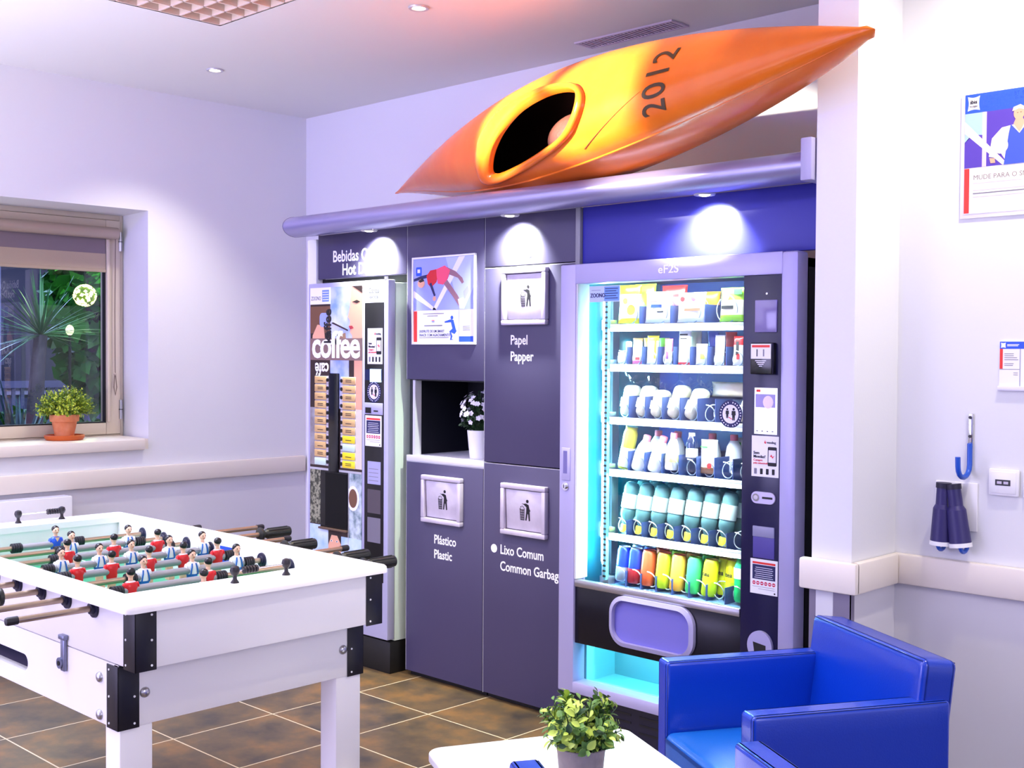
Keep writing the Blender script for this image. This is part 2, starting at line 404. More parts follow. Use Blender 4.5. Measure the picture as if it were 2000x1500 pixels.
bush('garden_shrub', 'tall green shrub behind the lit globe in the garden', (-10.0, 5.05, 1.95), (.5, .5, 1.0), 1500, LEAFD, .2)
bush('garden_shrub', 'low dark hedge under the railing in the garden', (-11.2, 4.9, .45), (.35, 1.2, .45), 1200, LEAFD, .14)
bush('garden_shrub', 'small dark ground bush at the foot of the yucca', (-8.15, 3.6, .4), (.4, .35, .4), 700, mat('dark_leaf', (16, 60, 42), .5), .13)
def spiky(name, label, base, trunk, leaves, mleaf, mtr, lean=(0, 0)):
    t = thing(name, label, 'plant', base)
    top = V(base)+V((lean[0], lean[1], trunk))
    if trunk > .2:
        b = MB(); pts = [V(base)+V((lean[0]*u*u, lean[1]*u*u, trunk*u)) for u in [i/6 for i in range(7)]]
        b.tube(pts, .1, mtr, 10, rr=[.085-.035*i/6 for i in range(7)]); b.build('trunk', t)
    b = MB()
    for az, el, ln, wd, droop in leaves:
        P0 = []; N = 7
        d = V((cos(az)*cos(el), sin(az)*cos(el), sin(el))); sd = V((-sin(az), cos(az), 0))
        up = sd.cross(d)
        vs = []
        for i in range(N+1):
            u = i/N; c = top+d*ln*u+V((0, 0, -droop*u*u*ln)); w = wd*(1-u**1.8)*(.55+.9*u if u < .5 else 1)
            vs += [c-sd*w+up*w*.35, c, c+sd*w+up*w*.35]
        fs = []
        for i in range(N):
            k = i*3; fs += [[k, k+1, k+4, k+3], [k+1, k+2, k+5, k+4]]
        b.add(vs, fs, mleaf, True)
    b.build('leaves', t)
    return t
random.seed(3)
YL = mat('yucca_leaf', (70, 140, 84), .4, noise=(2, (40, 96, 70), .3)); YT = mat('yucca_trunk', (104, 92, 110), .8, noise=(9, (70, 62, 84), .2), bump=(30, .6))
spiky('yucca_tree', 'tall yucca with thick grey trunk in the garden', (-8.9, 3.92, 0), 1.60, [(random.uniform(0, 2*pi), random.uniform(-.25, 1.35), random.uniform(.40, .62), .012, random.uniform(.0, .3)) for i in range(80)], YL, YT, (0, .08))
AL = mat('agave_leaf', (28, 110, 72), .35, noise=(3, (14, 66, 56), .3))
spiky('agave_plant', 'large dark agave with long blades at the right side of the window', (-8.0, 4.62, .05), .0, [(random.uniform(0, 2*pi), random.uniform(.75, 1.4), random.uniform(.9, 1.6), .035, random.uniform(.0, .12)) for i in range(46)], AL, YT)
spiky('young_yucca', 'small blue lit yucca at the left side of the window', (-7.7, 3.32, .0), .75, [(random.uniform(0, 2*pi), random.uniform(.0, 1.4), random.uniform(.4, .75), .018, .1) for i in range(60)], mat('blue_green_leaf', (54, 92, 110), .4), YT)
gl = thing('globe_lamp', 'lit pale yellow globe lamp of petals hanging in the garden', 'lamp', (-9.2, 4.55, 1.9))
m = MB(); random.seed(5); GLW = mat('lamp_glow', (255, 246, 170), .5, emit=3)
cG = V((-9.2, 4.50, 1.93))
for i in range(130):
    d = V((random.gauss(0, 1), random.gauss(0, 1), random.gauss(0, 1))).normalized(); a = d.orthogonal().normalized(); a.rotate(Matrix.Rotation(random.uniform(0, 6), 3, d)); b = d.cross(a)
    p = cG+d*.088; s_ = random.uniform(.013, .022)
    m.add([p+a*s_, p+b*s_*.8+d*.004, p-a*s_, p-b*s_*.8+d*.004], [[0, 1, 2, 3]], GLW)
m.build('petals', gl)
MB().ball(cG, .077, mat('globe_core', (90, 120, 40), .6)).cyl(cG+V((0, 0, .08)), cG+V((0, 0, 1.6)), .004, DARK, n=6).build('globe_frame', gl)
gs = tag(MB().ball((-9.3, 4.42, 1.648), .039, mat('lamp_glow_dim', (255, 250, 190), .5, emit=2.5), sc=(1, .8, 1.1)).cyl((-9.3, 4.42, -.02), (-9.3, 4.42, 1.61), .012, DARK, n=8).build('garden_lantern'), 'small lit lantern low under the globe in the garden', 'lamp')

# ---------------------------------------------------------------- ceiling fittings
LV = thing('louvre_light', 'square recessed egg-crate louvre light in the ceiling corner', 'ceiling light', (-4.05, 2.31, CZ))
TANF = mat('louvre_enamel', (226, 206, 190), .4)
m = MB().box(GX0, GX1, GY0, GY1, CZ+.16, CZ+.17, mat('louvre_backing', (150, 128, 118), .6))
for a in ((GX0-.001, GX0, GY0, GY1), (GX1, GX1+.001, GY0, GY1), (GX0, GX1, GY0-.001, GY0), (GX0, GX1, GY1, GY1+.001)): m.box(*a, CZ+.0, CZ+.17, TANF)
m.build('housing', LV)
m = MB(); n_ = 12
for i in range(n_+1):
    x = GX0+.004+(GX1-GX0-.008)*i/n_; y = GY0+.004+(GY1-GY0-.008)*i/n_
    m.box(x-.004, x+.004, GY0, GY1, CZ+.002, CZ+.072, TANF); m.box(GX0, GX1, y-.004, y+.004, CZ+.002, CZ+.072, TANF)
m.build('louvre_grid', LV)
BULB = mat('spot_bulb_glow', (255, 240, 205), .5, emit=14)
for x, y, lab in ((-5.379, 3.337, 'round recessed ceiling spotlight above the window'), (-3.781, 3.323, 'round recessed ceiling spotlight in front of the kayak bow')):
    t = thing('downlight', lab, 'ceiling light', (x, y, CZ), group='recessed ceiling spotlights')
    m = MB(); m.lathe([(.026, .0), (.030, -.006), (.042, -.007), (.045, 0)], SILV, (x, y, CZ-.001)); m.build('rim', t)
    MB().ball((x, y, CZ-.001), .026, BULB, sc=(1, 1, .35)).build('bulb', t)
VG = thing('air_vent', 'long slotted air vent in the ceiling above the kayak', 'vent', (-3.39, 4.25, CZ))
VM = mat('vent_enamel', (190, 178, 196), .45); 
m = MB().box(-3.67, -3.11, 4.188, 4.202, CZ-.008, CZ-.0005, VM).box(-3.67, -3.11, 4.303, 4.317, CZ-.008, CZ-.0005, VM).box(-3.67, -3.655, 4.202, 4.303, CZ-.008, CZ-.0005, VM).box(-3.125, -3.11, 4.202, 4.303, CZ-.008, CZ-.0005, VM)
m.build('vent_frame', VG)
m = MB().box(-3.655, -3.125, 4.202, 4.303, CZ-.002, CZ-.001, mat('vent_dark', (52, 40, 62), .8))
for i in range(27): m.box(-3.652+i*.0195, -3.642+i*.0195, 4.202, 4.303, CZ-.007, CZ-.002, VM)
m.build('vent_slats', VG)
# ================================================================== CABINETS, CANOPY, COFFEE MACHINE
CY = 3.55       # front plane of the cabinet doors
EDGE = mat('cabinet_edge_band', (196, 196, 200), .4)
SHELF_W = mat('white_shelf_board', (214, 214, 222), .35)
INKD = mat('pictogram_black', (18, 18, 24), .5)
def tidyman(b, T, k=1.0):
    # person dropping litter in a basket, about .16 high
    q = lambda P: [(x*k, y*k) for x, y in P]
    b.disc(.018*k, .062*k, .0125*k, .0012, INKD, T)
    b.poly(q([(-.034, .040), (.004, .045), (.030, .036), (.036, .008), (.046, -.008), (.038, -.013), (.040, -.080), (.030, -.084), (.024, -.034), (.016, -.030), (.004, -.082), (-.006, -.080), (.006, -.012), (.008, .018), (-.020, .036), (-.036, .044)]), .0012, INKD, T)
    for i in range(5):
        x = -.060+i*.0105; b.poly(q([(x, .0), (x+.003, .0), (x*.86-.002, -.082), (x*.86-.005, -.082)]), .0012, INKD, T)
    for i in range(5):
        y = -.004-i*.018; b.rect((-.060+i*.0016)*k, y*k, (-.014-i*.0012)*k, (y-.0035)*k, .0012, INKD, T)
    for i in range(9):
        t = pi*i/8; x = -.036+.02*cos(t); y = .004+.018*sin(t)
        if i % 2 == 0: b.disc(x*k, y*k, .004*k, .0012, INKD, T, 8)
def flap(x0, x1, z0, z1, parent):
    m = MB(); f = .021
    y0, y1 = CY-.024, CY+.0005
    m.box(x0, x1, y0, y1, z1-f, z1, STEEL, .004).box(x0, x1, y0, y1, z0, z0+f, STEEL, .004).box(x0, x0+f, y0, y1, z0+f, z1-f, STEEL, .004).box(x1-f, x1, y0, y1, z0+f, z1-f, STEEL, .004)
    o = m.build('flap_frame', parent)
    p = MB(); cz = (z0+z1)/2; cx = (x0+x1)/2
    T = Matrix.Translation((cx, CY-.006, cz)) @ Matrix.Rotation(rad(2.5), 4, 'X')
    p.box(-(x1-x0)/2+f+.004, (x1-x0)/2-f-.002, -.004, .002, -(z1-z0)/2+f+.003, (z1-z0)/2-f-.003, STEEL, .001, T)
    tidyman(p, T @ frontT(.01, -.0042, .005), .56)
    p.build('flap_panel', o)
def door(x0, x1, z0, z1, parent, name='door', m=ANTH):
    b = MB().box(x0+.002, x1-.002, CY, CY+.02, z0+.002, z1-.002, m, .0015)
    b.box(x0, x0+.002, CY+.001, CY+.02, z0, z1, EDGE).box(x0, x1, CY+.001, CY+.02, z1-.002, z1, EDGE)
    return b.build(name, parent)
def letters(parent, lines, y, name='lettering'):
    for (t_, sz, x, z, al) in lines:
        MB().text(t_, sz, WHITEINK, frontT(0, y, 0), x, z, al, bold=.0009 if sz < .06 else .0012, sx=.84).build(name, parent)
def carcass(x0, x1, z0, z1, parent, back=4.25):
    b = MB(); t = .018
    b.box(x0, x0+t, CY+.02, back, z0, z1, ANTH).box(x1-t, x1, CY+.02, back, z0, z1, ANTH).box(x0+t, x1-t, CY+.02, back, z1-t, z1, ANTH).box(x0+t, x1-t, CY+.02, back, z0, z0+t, ANTH).box(x0+t, x1-t, back-.01, back, z0+t, z1-t, ANTH)
    return b.build('carcass', parent)
A0, A1, B1, V1 = -4.112, -3.607, -3.090, -2.045
# --- plastic cabinet with niche
c1 = thing('waste_cabinet', 'tall anthracite cabinet with open niche and plastic waste flap', 'cabinet', ((A0+A1)/2, CY, 0))
b = MB(); t = .018
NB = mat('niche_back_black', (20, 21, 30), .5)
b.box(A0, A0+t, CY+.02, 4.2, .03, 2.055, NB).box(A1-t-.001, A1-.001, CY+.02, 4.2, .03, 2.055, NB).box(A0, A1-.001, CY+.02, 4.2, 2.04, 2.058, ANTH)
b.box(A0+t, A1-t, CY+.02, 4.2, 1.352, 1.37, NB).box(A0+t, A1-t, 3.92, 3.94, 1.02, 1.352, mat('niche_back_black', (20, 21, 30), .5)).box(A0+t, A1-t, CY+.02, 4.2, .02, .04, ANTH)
b.build('carcass', c1)
MB().box(A0, A1-.001, CY+.0, 4.2, .985, 1.012, SHELF_W, .002).build('niche_shelf', c1)
MB().box(A0+.03, A0+.046, CY+.012, CY+.05, 1.012, 1.354, EDGE).build('niche_stile', c1)
for x in (-3.99, -3.95, -3.88, -3.845): MB().cyl((x, 3.92, 1.12), (x, 3.914, 1.12), .004, CHROME, n=8).build('shelf_pin', c1)
door(A0, A1-.002, 1.356, 2.056, c1, 'upper_door')
d = door(A0, A1-.002, .022, .984, c1, 'lower_door')
flap(-3.987, -3.731, .721, .932, c1)
letters(d, [('Plástico', .056, -3.921, .628, 'LEFT'), ('Plastic', .056, -3.921, .562, 'LEFT')], CY-.0002)
MB().box(A0+.004, A1-.004, CY+.03, CY+.04, .0, .022, DARK).build('plinth', c1)
# --- paper and common garbage cabinet
c2 = thing('waste_cabinet', 'tall anthracite cabinet with paper and common garbage flaps', 'cabinet', ((A1+B1)/2, CY, 0))
carcass(A1+.001, B1, .022, 2.055, c2)
d = door(A1, B1, 1.841, 2.056, c2, 'top_door')
m = MB(); T = frontT(-3.362, CY-.0006, 1.906)
for k in range(3):
    R_ = T @ Matrix.Rotation(2*pi*k/3, 4, 'Z'); r = .036
    m.poly([(-r*.62, r*.62), (r*.28, r*.62), (r*.28, r*.42), (r*.72, r*.78), (r*.28, r*1.14), (r*.28, r*.95), (-r*.42, r*.95)], .0012, WHITEINK, R_)
m.build('recycling_symbol', d)
d = door(A1, B1, 1.014, 1.839, c2, 'middle_door')
flap(-3.486, -3.236, 1.595, 1.829, c2)
T = frontT(0, CY-.0002, 0); letters(d, [('Papel', .056, -3.452, 1.515, 'LEFT'), ('Papper', .056, -3.452, 1.447, 'LEFT')], CY-.0002)
d = door(A1, B1, .022, 1.011, c2, 'lower_door')
flap(-3.485, -3.230, .722, .936, c2)
letters(d, [('Lixo Comum', .056, -3.505, .632, 'LEFT'), ('Common Garbage', .056, -3.505, .562, 'LEFT')], CY-.0002); MB().disc(-3.541, .650, .018, .0008, WHITEINK, T).build('round_dot', d)
MB().box(A1+.004, B1-.004, CY+.03, CY+.04, .0, .022, DARK).build('plinth', c2)
# --- head panels over the two machines
hp = thing('header_panel', 'anthracite header panel lettered for hot drinks above coffee machine', 'panel', (-4.445, CY, 1.84))
o = MB().box(-4.782, A0-.003, CY, CY+.02, 1.838, 2.054, ANTH, .0015).build('panel_board', hp)
letters(hp, [('Bebidas Quentes', .078, -4.440, 1.918, 'CENTER'), ('Hot Drinks', .078, -4.440, 1.852, 'CENTER')], CY-.0002)
tag(MB().box(-4.86, -4.786, CY-.01, CY+.05, 0, 2.036, mat('post_white', (214, 216, 224), .4), .006).build('support_post'), 'narrow white post holding the left end of the canopy', 'post')
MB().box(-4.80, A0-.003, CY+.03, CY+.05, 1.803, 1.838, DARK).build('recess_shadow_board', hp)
hq = thing('header_panel', 'plain blue lit header panel above the snack vending machine', 'panel', (-2.56, CY, 1.83))
BLUEP = mat('blue_grey_laminate', (50, 50, 150), .4, spec=.4)
MB().box(B1+.028, V1+.09, CY+.004, CY+.024, 1.83, 2.054, BLUEP, .0015).build('panel_board', hq)
MB().box(B1+.002, B1+.026, CY-.01, CY+.04, 1.83, 2.054, mat('grey_post', (136, 136, 142), .45), .002).build('mullion', hq)
# --- canopy
cn = thing('canopy', 'long rounded silver canopy running above the cabinets', 'canopy', (-3.4, 3.45, 2.04))
P = []
for i in range(17):
    a = rad(90+180*i/16); P.append((3.428+.076*cos(a), 2.087+.049*sin(a)))
P += [(3.57, 2.038+.02), (3.57, 2.136)]
P[0] = (3.428, 2.136)
TX = Matrix(((0, 0, 1, -4.80), (1, 0, 0, 0), (0, 1, 0, 0), (0, 0, 0, 1)))
m = MB(); m.poly(P, 4.80-1.972, CANM, TX)
m.sm = [True]*len(m.sm)
m.build('canopy_profile', cn, angle=35)
Pc = [(3.43+(y-3.43)*1.02, 2.087+(z-2.087)*1.02) for y, z in P]
MB().poly(Pc, .004, mat('end_cap_grey', (120, 118, 140), .4), Matrix.Translation((-.003, 0, 0)) @ TX).build('end_cap', cn)
MB().box(-1.972, -1.932, 3.34, 3.58, 2.030, 2.165, mat('bracket_lilac', (168, 164, 196), .4), .004).build('end_bracket', cn)
for x in (-4.272, -3.37, -2.418):
    m = MB().lathe([(.020, -.001), (.030, -.006), (.036, -.006), (.040, 0)], SILV, (x, 3.458, 2.040)); r_ = m.build('spot_rim', cn)
    MB().ball((x, 3.458, 2.039), .021, BULB, sc=(1, 1, .4)).build('spot_bulb', r_)
    lamp('SPOT', 'canopy_spot', (x, 3.458, 2.024), (x-.03, 3.56, 1.85), COOL, 150, .015, 112, 1.0)

# ------------------------------------------------------------------ framed posters and cards
def poster_frame(x0, x1, z0, z1, y, parent, fr=.008, th=.012):
    m = MB()
    for a in ((x0, x1, z1-fr, z1), (x0, x1, z0, z0+fr), (x0, x0+fr, z0+fr, z1-fr), (x1-fr, x1, z0+fr, z1-fr)): m.box(a[0], a[1], y-th, y, a[2], a[3], WHITE_P, .001)
    m.build('poster_frame', parent)
    MB().box(x0+fr, x1-fr, y-.004, y-.002, z0+fr, z1-fr, PAPER).build('poster_sheet', parent)
SKYL = mat('print_lavender_sky', (150, 160, 232), .6); WBAND = mat('print_white_band', (232, 230, 246), .6); REDC = mat('print_red_cloth', (206, 30, 40), .6); PINKC = mat('print_pink_cloth', (238, 78, 110), .6)
NAVY = mat('print_navy', (34, 36, 84), .6); LEG = mat('print_dark_skin', (146, 104, 116), .6); HAIR = mat('print_hair', (44, 28, 26), .6); GREYP = mat('print_grey', (168, 172, 190), .6)
p1 = thing('poster', 'white framed poster with jumping red figure on the upper cabinet door', 'poster', (-3.86, CY-.001, 1.71))
poster_frame(-4.066, -3.656, 1.515, 1.907, CY, p1)
T = frontT(-4.058, CY-.0042, 1.523); w, hh = .394, .376; d_ = .0006
m = MB().rect(0, .145, w, hh, d_, SKYL, T)
m.poly([(0, .235), (0, .205), (.125, .146), (.155, .146)], 2*d_, WBAND, T).poly([(.125, .146), (.150, .146), (.335, hh), (.295, hh)], 2*d_, WBAND, T)
m.poly([(.21, hh), (w, hh), (w, .25), (.33, .146), (.30, .146)], 1.5*d_, mat('print_pale_sky', (178, 190, 240), .6), T)
m.poly(rrect(.014, .300, .052, .340, .006), 2*d_, BLUEINK, T).rect(.024, .314, .042, .330, 2.6*d_, WBAND, T)
m.poly([(0, .288), (.05, .300), (.10, .306), (.11, .292), (.06, .286), (0, .276)], 2.2*d_, NAVY, T)
m.poly([(.085, .298), (.110, .322), (.150, .326), (.162, .300), (.150, .268), (.115, .246), (.095, .262)], 2.6*d_, REDC, T)
m.poly([(.150, .326), (.205, .340), (.240, .318), (.225, .280), (.195, .256), (.160, .262), (.152, .300)], 2.8*d_, PINKC, T)
m.poly([(.215, .334), (.275, .312), (.318, .282), (.328, .262), (.316, .256), (.290, .282), (.225, .302)], 2.4*d_, LEG, T)
m.poly([(.190, .268), (.222, .276), (.290, .206), (.322, .160), (.300, .156), (.260, .200)], 2.4*d_, LEG, T)
m.poly([(.290, .190), (.322, .196), (.332, .152), (.302, .150)], 2.6*d_, mat('print_white_shoe', (214, 206, 220), .6), T).poly([(.326, .222), (.352, .246), (.362, .224), (.334, .190)], 2.6*d_, GREYP, T)
m.poly([(.104, .262), (.122, .230), (.136, .206), (.146, .210), (.134, .236), (.118, .268)], 3*d_, NAVY, T).disc(.138, .196, .011, 3*d_, SKIN, T, 10)
m.disc(.050, .266, .024, 3*d_, SKIN, T, 14, .02).poly([(.030, .278), (.060, .290), (.070, .276), (.044, .270)], 3.4*d_, HAIR, T)
m.build('poster_picture', p1)
m = MB().rect(0, .004, .022, .142, d_, REDINK, T).rect(.298, .004, w-.004, .028, d_, BLUEINK, T).rect(.296, .028, .298, .142, d_, GREYINK, T)
for y, s_, x0, x1, cm in ((.128, .0, .06, .2, GREYINK), (.118, 0, .09, .16, GREYINK), (.098, 0, .120, .138, REDINK), (.092, 0, .120, .138, BLUEINK), (.022, 0, .036, .232, GREYINK)): m.rect(x0, y, x1, y+.003, d_, cm, T)
m.rect(.07, .074, .19, .079, d_, GREYINK, T)
m.text('DESFRUTE DE UM SMART', .0165, mat('slate_ink', (62, 66, 110), .6), T, .036, .046, sx=.9, bold=.0002).text('SNACK COM AGACHAMENTOS', .0165, MATS['slate_ink'], T, .036, .029, sx=.9, bold=.0002)
for y in (.070, .062, .054): m.rect(.322, y, .366, y+.003, d_, GREYINK, T)
m.disc(.252, .110, .009, d_, BLUEINK, T, 12).poly([(.205, .094), (.240, .102), (.262, .100), (.276, .062), (.282, .050), (.270, .038), (.246, .046), (.256, .028), (.250, .016), (.266, .014), (.240, .012), (.246, .030), (.236, .050), (.256, .062), (.246, .090), (.206, .088)], d_, BLUEINK, T)
m.build('poster_text', p1)

# ------------------------------------------------------------------ coffee machine
KY = 3.48
KX0, KX1 = -4.768, -4.160
cm_ = thing('coffee_machine', 'tall silver coffee machine with photo front under the hot drinks panel', 'coffee machine', (-4.46, 3.8, 0))
SIDE = mat('machine_side_enamel', (204, 220, 204), .45); FRT = mat('machine_front_silver', (176, 176, 206), .38, metal=.2)
MB().box(KX0, KX1, KY+.045, 4.22, .15, 1.80, SIDE, .004).build('body', cm_)
MB().box(KX0+.005, KX1-.004, KY+.02, 4.2, 0, .146, mat('plinth_black', (14, 13, 12), .5), .002).build('plinth', cm_)
m = MB().box(KX0, KX1, KY, KY+.044, .158, 1.812, FRT, .006); dr = m.build('front_door', cm_)
CX0, CX1 = -4.748, -4.345
G0 = .50
BROWN = mat('print_brown', (112, 76, 54), .5); DBROWN = mat('print_dark_brown', (52, 36, 32), .5); SKYB = mat('print_cloud_blue', (120, 150, 224), .5, noise=(9, (206, 212, 246), .15)); CREAM = mat('print_cream', (216, 206, 186), .5)
BEAN = mat('print_beans', (150, 150, 124), .5, noise=(70, (58, 60, 46), .06)); CUPP = mat('print_cup', (196, 210, 214), .5, noise=(14, (40, 84, 92), .1)); TEAL = mat('print_ice_blue', (136, 178, 226), .5, noise=(12, (206, 224, 244), .15))
T = frontT(0, KY-.001, 0)
m = MB().rect(CX0, G0, CX1, 1.79, .0006, DBROWN, T)
e1, e2 = -4.588, -4.445
m.rect(CX0, 1.57, e1, 1.70, .001, BROWN, T).rect(e1, 1.44, e2+.05, 1.79, .001, SKYB, T).rect(e1, 1.21, e2, 1.44, .001, SKYB, T)
m.rect(e2+.04, 1.21, CX1, 1.44, .001, SKIN, T).rect(CX0, .93, -4.70, 1.21, .001, mat('print_pale_cup', (176, 180, 186), .5, noise=(10, (112, 98, 92), .2)), T).rect(-4.42, .93, CX1, 1.21, .001, CREAM, T)
# woman's face in profile blowing on a spoon
m.poly([(CX1, 1.79), (-4.425, 1.79), (-4.432, 1.73), (-4.438, 1.69), (-4.452, 1.645), (-4.436, 1.628), (-4.437, 1.612), (-4.446, 1.600), (-4.432, 1.588), (-4.438, 1.574), (-4.420, 1.558), (-4.414, 1.50), (-4.40, 1.47), (CX1, 1.45)], .0016, SKIN, T)
m.poly([(-4.446, 1.602), (-4.420, 1.604), (-4.408, 1.592), (-4.434, 1.586)], .002, mat('print_lips', (168, 52, 62), .5), T).poly([(-4.418, 1.716), (-4.385, 1.724), (-4.36, 1.716), (-4.385, 1.708)], .002, HAIR, T).poly([(-4.42, 1.79), (CX1, 1.79), (CX1, 1.755), (-4.38, 1.772)], .002, HAIR, T)
m.poly([(-4.452, 1.586), (-4.566, 1.622), (-4.582, 1.618), (-4.452, 1.578)], .002, DBROWN, T).poly([(e1+.002, 1.44), (-4.52, 1.56), (-4.47, 1.572), (-4.455, 1.44)], .0014, mat('print_tan_cup', (150, 118, 88), .5), T)
# hand holding a cup
m.poly([(CX0+.01, 1.47), (CX0+.02, 1.56), (-4.69, 1.612), (-4.64, 1.606), (-4.63, 1.54), (-4.66, 1.47)], .0016, SKIN, T).poly(rrect(-4.672, 1.60, -4.606, 1.668, .02), .0018, mat('print_pale_blue', (150, 164, 214), .5), T)
m.rect(CX0, 1.44, CX1, 1.545, .0022, mat('print_taupe', (128, 102, 96), .5), T)
m.rect(CX0, 1.71, e1, 1.79, .0016, PAPER, T).text('ZOONO', .027, INK, T, CX0+.008, 1.730, sx=.75, th=.001).rect(-4.652, 1.722, e1-.01, 1.778, .002, mat('print_sky_blue', (110, 140, 224), .5), T)
for i in range(4): m.rect(-4.648, 1.730+i*.012, e1-.014, 1.733+i*.012, .0024, WHITEINK, T)
# lower photographs
m.rect(CX0, .645, -4.66, .91, .001, BEAN, T).rect(-4.44, .60, CX1, .91, .001, CUPP, T).rect(CX0, G0, -4.60, .64, .001, TEAL, T).rect(-4.60, G0, -4.50, .62, .001, SKIN, T).rect(-4.50, G0, CX1, .60, .001, TEAL, T)
m.poly([(-4.60, .62), (-4.50, .62), (-4.50, .56), (-4.53, .60), (-4.575, .60), (-4.60, .55)], .0014, HAIR, T).disc(-4.575, .572, .008, .0016, WHITEINK, T, 10, .005).disc(-4.532, .572, .008, .0016, WHITEINK, T, 10, .005).disc(-4.575, .572, .004, .002, INK, T, 8).disc(-4.532, .572, .004, .002, INK, T, 8)
m.disc(-4.41, .79, .045, .0014, PAPER, T, 16, .06).disc(-4.41, .79, .032, .0018, BROWN, T, 16, .045)
m.rect(CX0, .908, CX1, .918, .003, SILV, T).rect(e2-.002, G0, e2+.002, .91, .002, SILV, T)
pg = m.build('photo_panel', dr)
m = MB().text('coffee', .176, WHITEINK, T, (CX0+CX1)/2, 1.455, 'CENTER', bold=.0045, sx=.94, th=.0012, space=.93)
m.build('coffee_lettering', dr); m = MB()
m.text('kaffee', .078, INK, T, e1+.006, 1.52, 'LEFT', bold=.002, sx=.9, rot=pi/2, th=.0014); m.build('coffee_lettering', dr); m = MB()
m.text('café', .085, WHITEINK, T @ Matrix.Translation((e1-.012, 1.425, .0)) @ Matrix.Rotation(pi, 4, 'Z'), 0, 0, 'LEFT', bold=.0015, sx=.8, th=.0012)
m.build('coffee_lettering', dr)
# selection buttons
BT = mat('button_tan', (204, 168, 110), .5); BYEL = mat('button_yellow', (240, 214, 40), .5); BGRN = mat('button_pale_green', (196, 220, 204), .5)
MB().box(-4.590, -4.515, KY-.012, KY-.001, .905, 1.378, NEAR, .003).build('button_bar', dr)
for side in (0, 1):
    for i in range(11):
        z1 = 1.362-i*.0395 if side == 0 else 1.360-i*.0395; z0 = z1-.034
        mm = BT
        if side == 0 and i == 10: mm = BGRN
        if side == 1: mm = (BT, BT, BT, BT, BT, BT, BT, BYEL, BGRN, BYEL, BYEL)[i]
        x0, x1 = (-4.703, -4.612) if side == 0 else (-4.484, -4.392)
        b = MB().box(x0-(.018 if side else 0), x1+(.0 if side else .018), KY-.006, KY-.001, z0-.002, z1+.002, mat('button_clear', (196, 190, 196), .3), .001).box(x0, x1, KY-.009, KY-.005, z0, z1, mm, .001)
        if mm is not BGRN:
            for q in range(1+(i+side) % 2): b.rect(x0+.024, z0+.011+q*.008, x1-.024, z0+.0145+q*.008, .0005, DBROWN, frontT(0, KY-.009, 0))
        xb = x1+.010 if side == 0 else x0-.010
        b.cyl((xb, KY-.010, (z0+z1)/2), (xb, KY-.005, (z0+z1)/2), .009, DARK, n=12)
        b.build('drink_button', dr)
# cup hatch
MB().box(-4.662, -4.445, KY-.004, KY+.0, .632, .906, DARK, .002).box(-4.62, -4.45, KY-.006, KY-.003, .642, .90, mat('hatch_black', (4, 4, 7), .35, spec=.2)).box(-4.662, -4.445, KY-.018, KY-.003, .624, .634, mat('hatch_edge', (92, 70, 58), .3), .002).build('cup_hatch', dr)
# payment column
m = MB().box(-4.325, -4.188, KY-.003, KY, .42, 1.708, DARK, .001).build('payment_column', dr)
T2 = frontT(0, KY-.0032, 0)
MB().text('Canto', .034, INK, T, -4.262, 1.752, 'CENTER', bold=.001, sx=.9).build('model_lettering', dr); MB().text('evoca', .026, INK, T, -4.262, 1.727, 'CENTER', bold=.0008).build('maker_lettering', dr)
m = MB().box(-4.318, -4.196, KY-.005, KY-.003, 1.35, 1.40, mat('screen_dark_blue', (40, 46, 84), .2)).rect(-4.282, 1.342, -4.202, 1.402, .004, mat('display_glow', (196, 226, 240), .4, emit=.7), T2); m.build('display', dr)
def phone_sticker(x0, z0, w, hh, T, name, parent):
    m = MB().rect(x0, z0, x0+w, z0+hh, .001, PAPER, T)
    m.poly(rrect(x0+w*.60, z0+hh*.27, x0+w*.93, z0+hh*.74, w*.04), .0014, INK, T).rect(x0+w*.63, z0+hh*.36, x0+w*.90, z0+hh*.66, .0018, WBAND, T)
    m.poly([(x0+w*.68, z0+hh*.5), (x0+w*.74, z0+hh*.56), (x0+w*.78, z0+hh*.5), (x0+w*.86, z0+hh*.54), (x0+w*.78, z0+hh*.46), (x0+w*.74, z0+hh*.5)], .0022, REDINK, T)
    m.text('Sem', w*.13, INK, T, x0+w*.07, z0+hh*.55, bold=.0004, th=.0012).text('Moedas?', w*.13, INK, T, x0+w*.07, z0+hh*.46, bold=.0004, th=.0012).text('Compre', w*.10, REDINK, T, x0+w*.07, z0+hh*.38, th=.0012).text('pelo telemóvel!', w*.085, REDINK, T, x0+w*.07, z0+hh*.31, th=.0012).text('vending', w*.11, INK, T, x0+w*.56, z0+hh*.82, th=.0012)
    m.poly([(x0+w*.46, z0+hh*.83), (x0+w*.5, z0+hh*.9), (x0+w*.52, z0+hh*.84), (x0+w*.56, z0+hh*.88), (x0+w*.52, z0+hh*.81)], .0014, REDINK, T)
    for k in range(4): m.poly(rrect(x0+w*(.10+.22*k), z0+hh*.06, x0+w*(.20+.22*k), z0+hh*.2, w*.015), .0014, INK if k else GREYINK, T)
    return m.build(name, parent)
phone_sticker(-4.303, 1.425, .108, .165, T2, 'phone_sticker', dr)
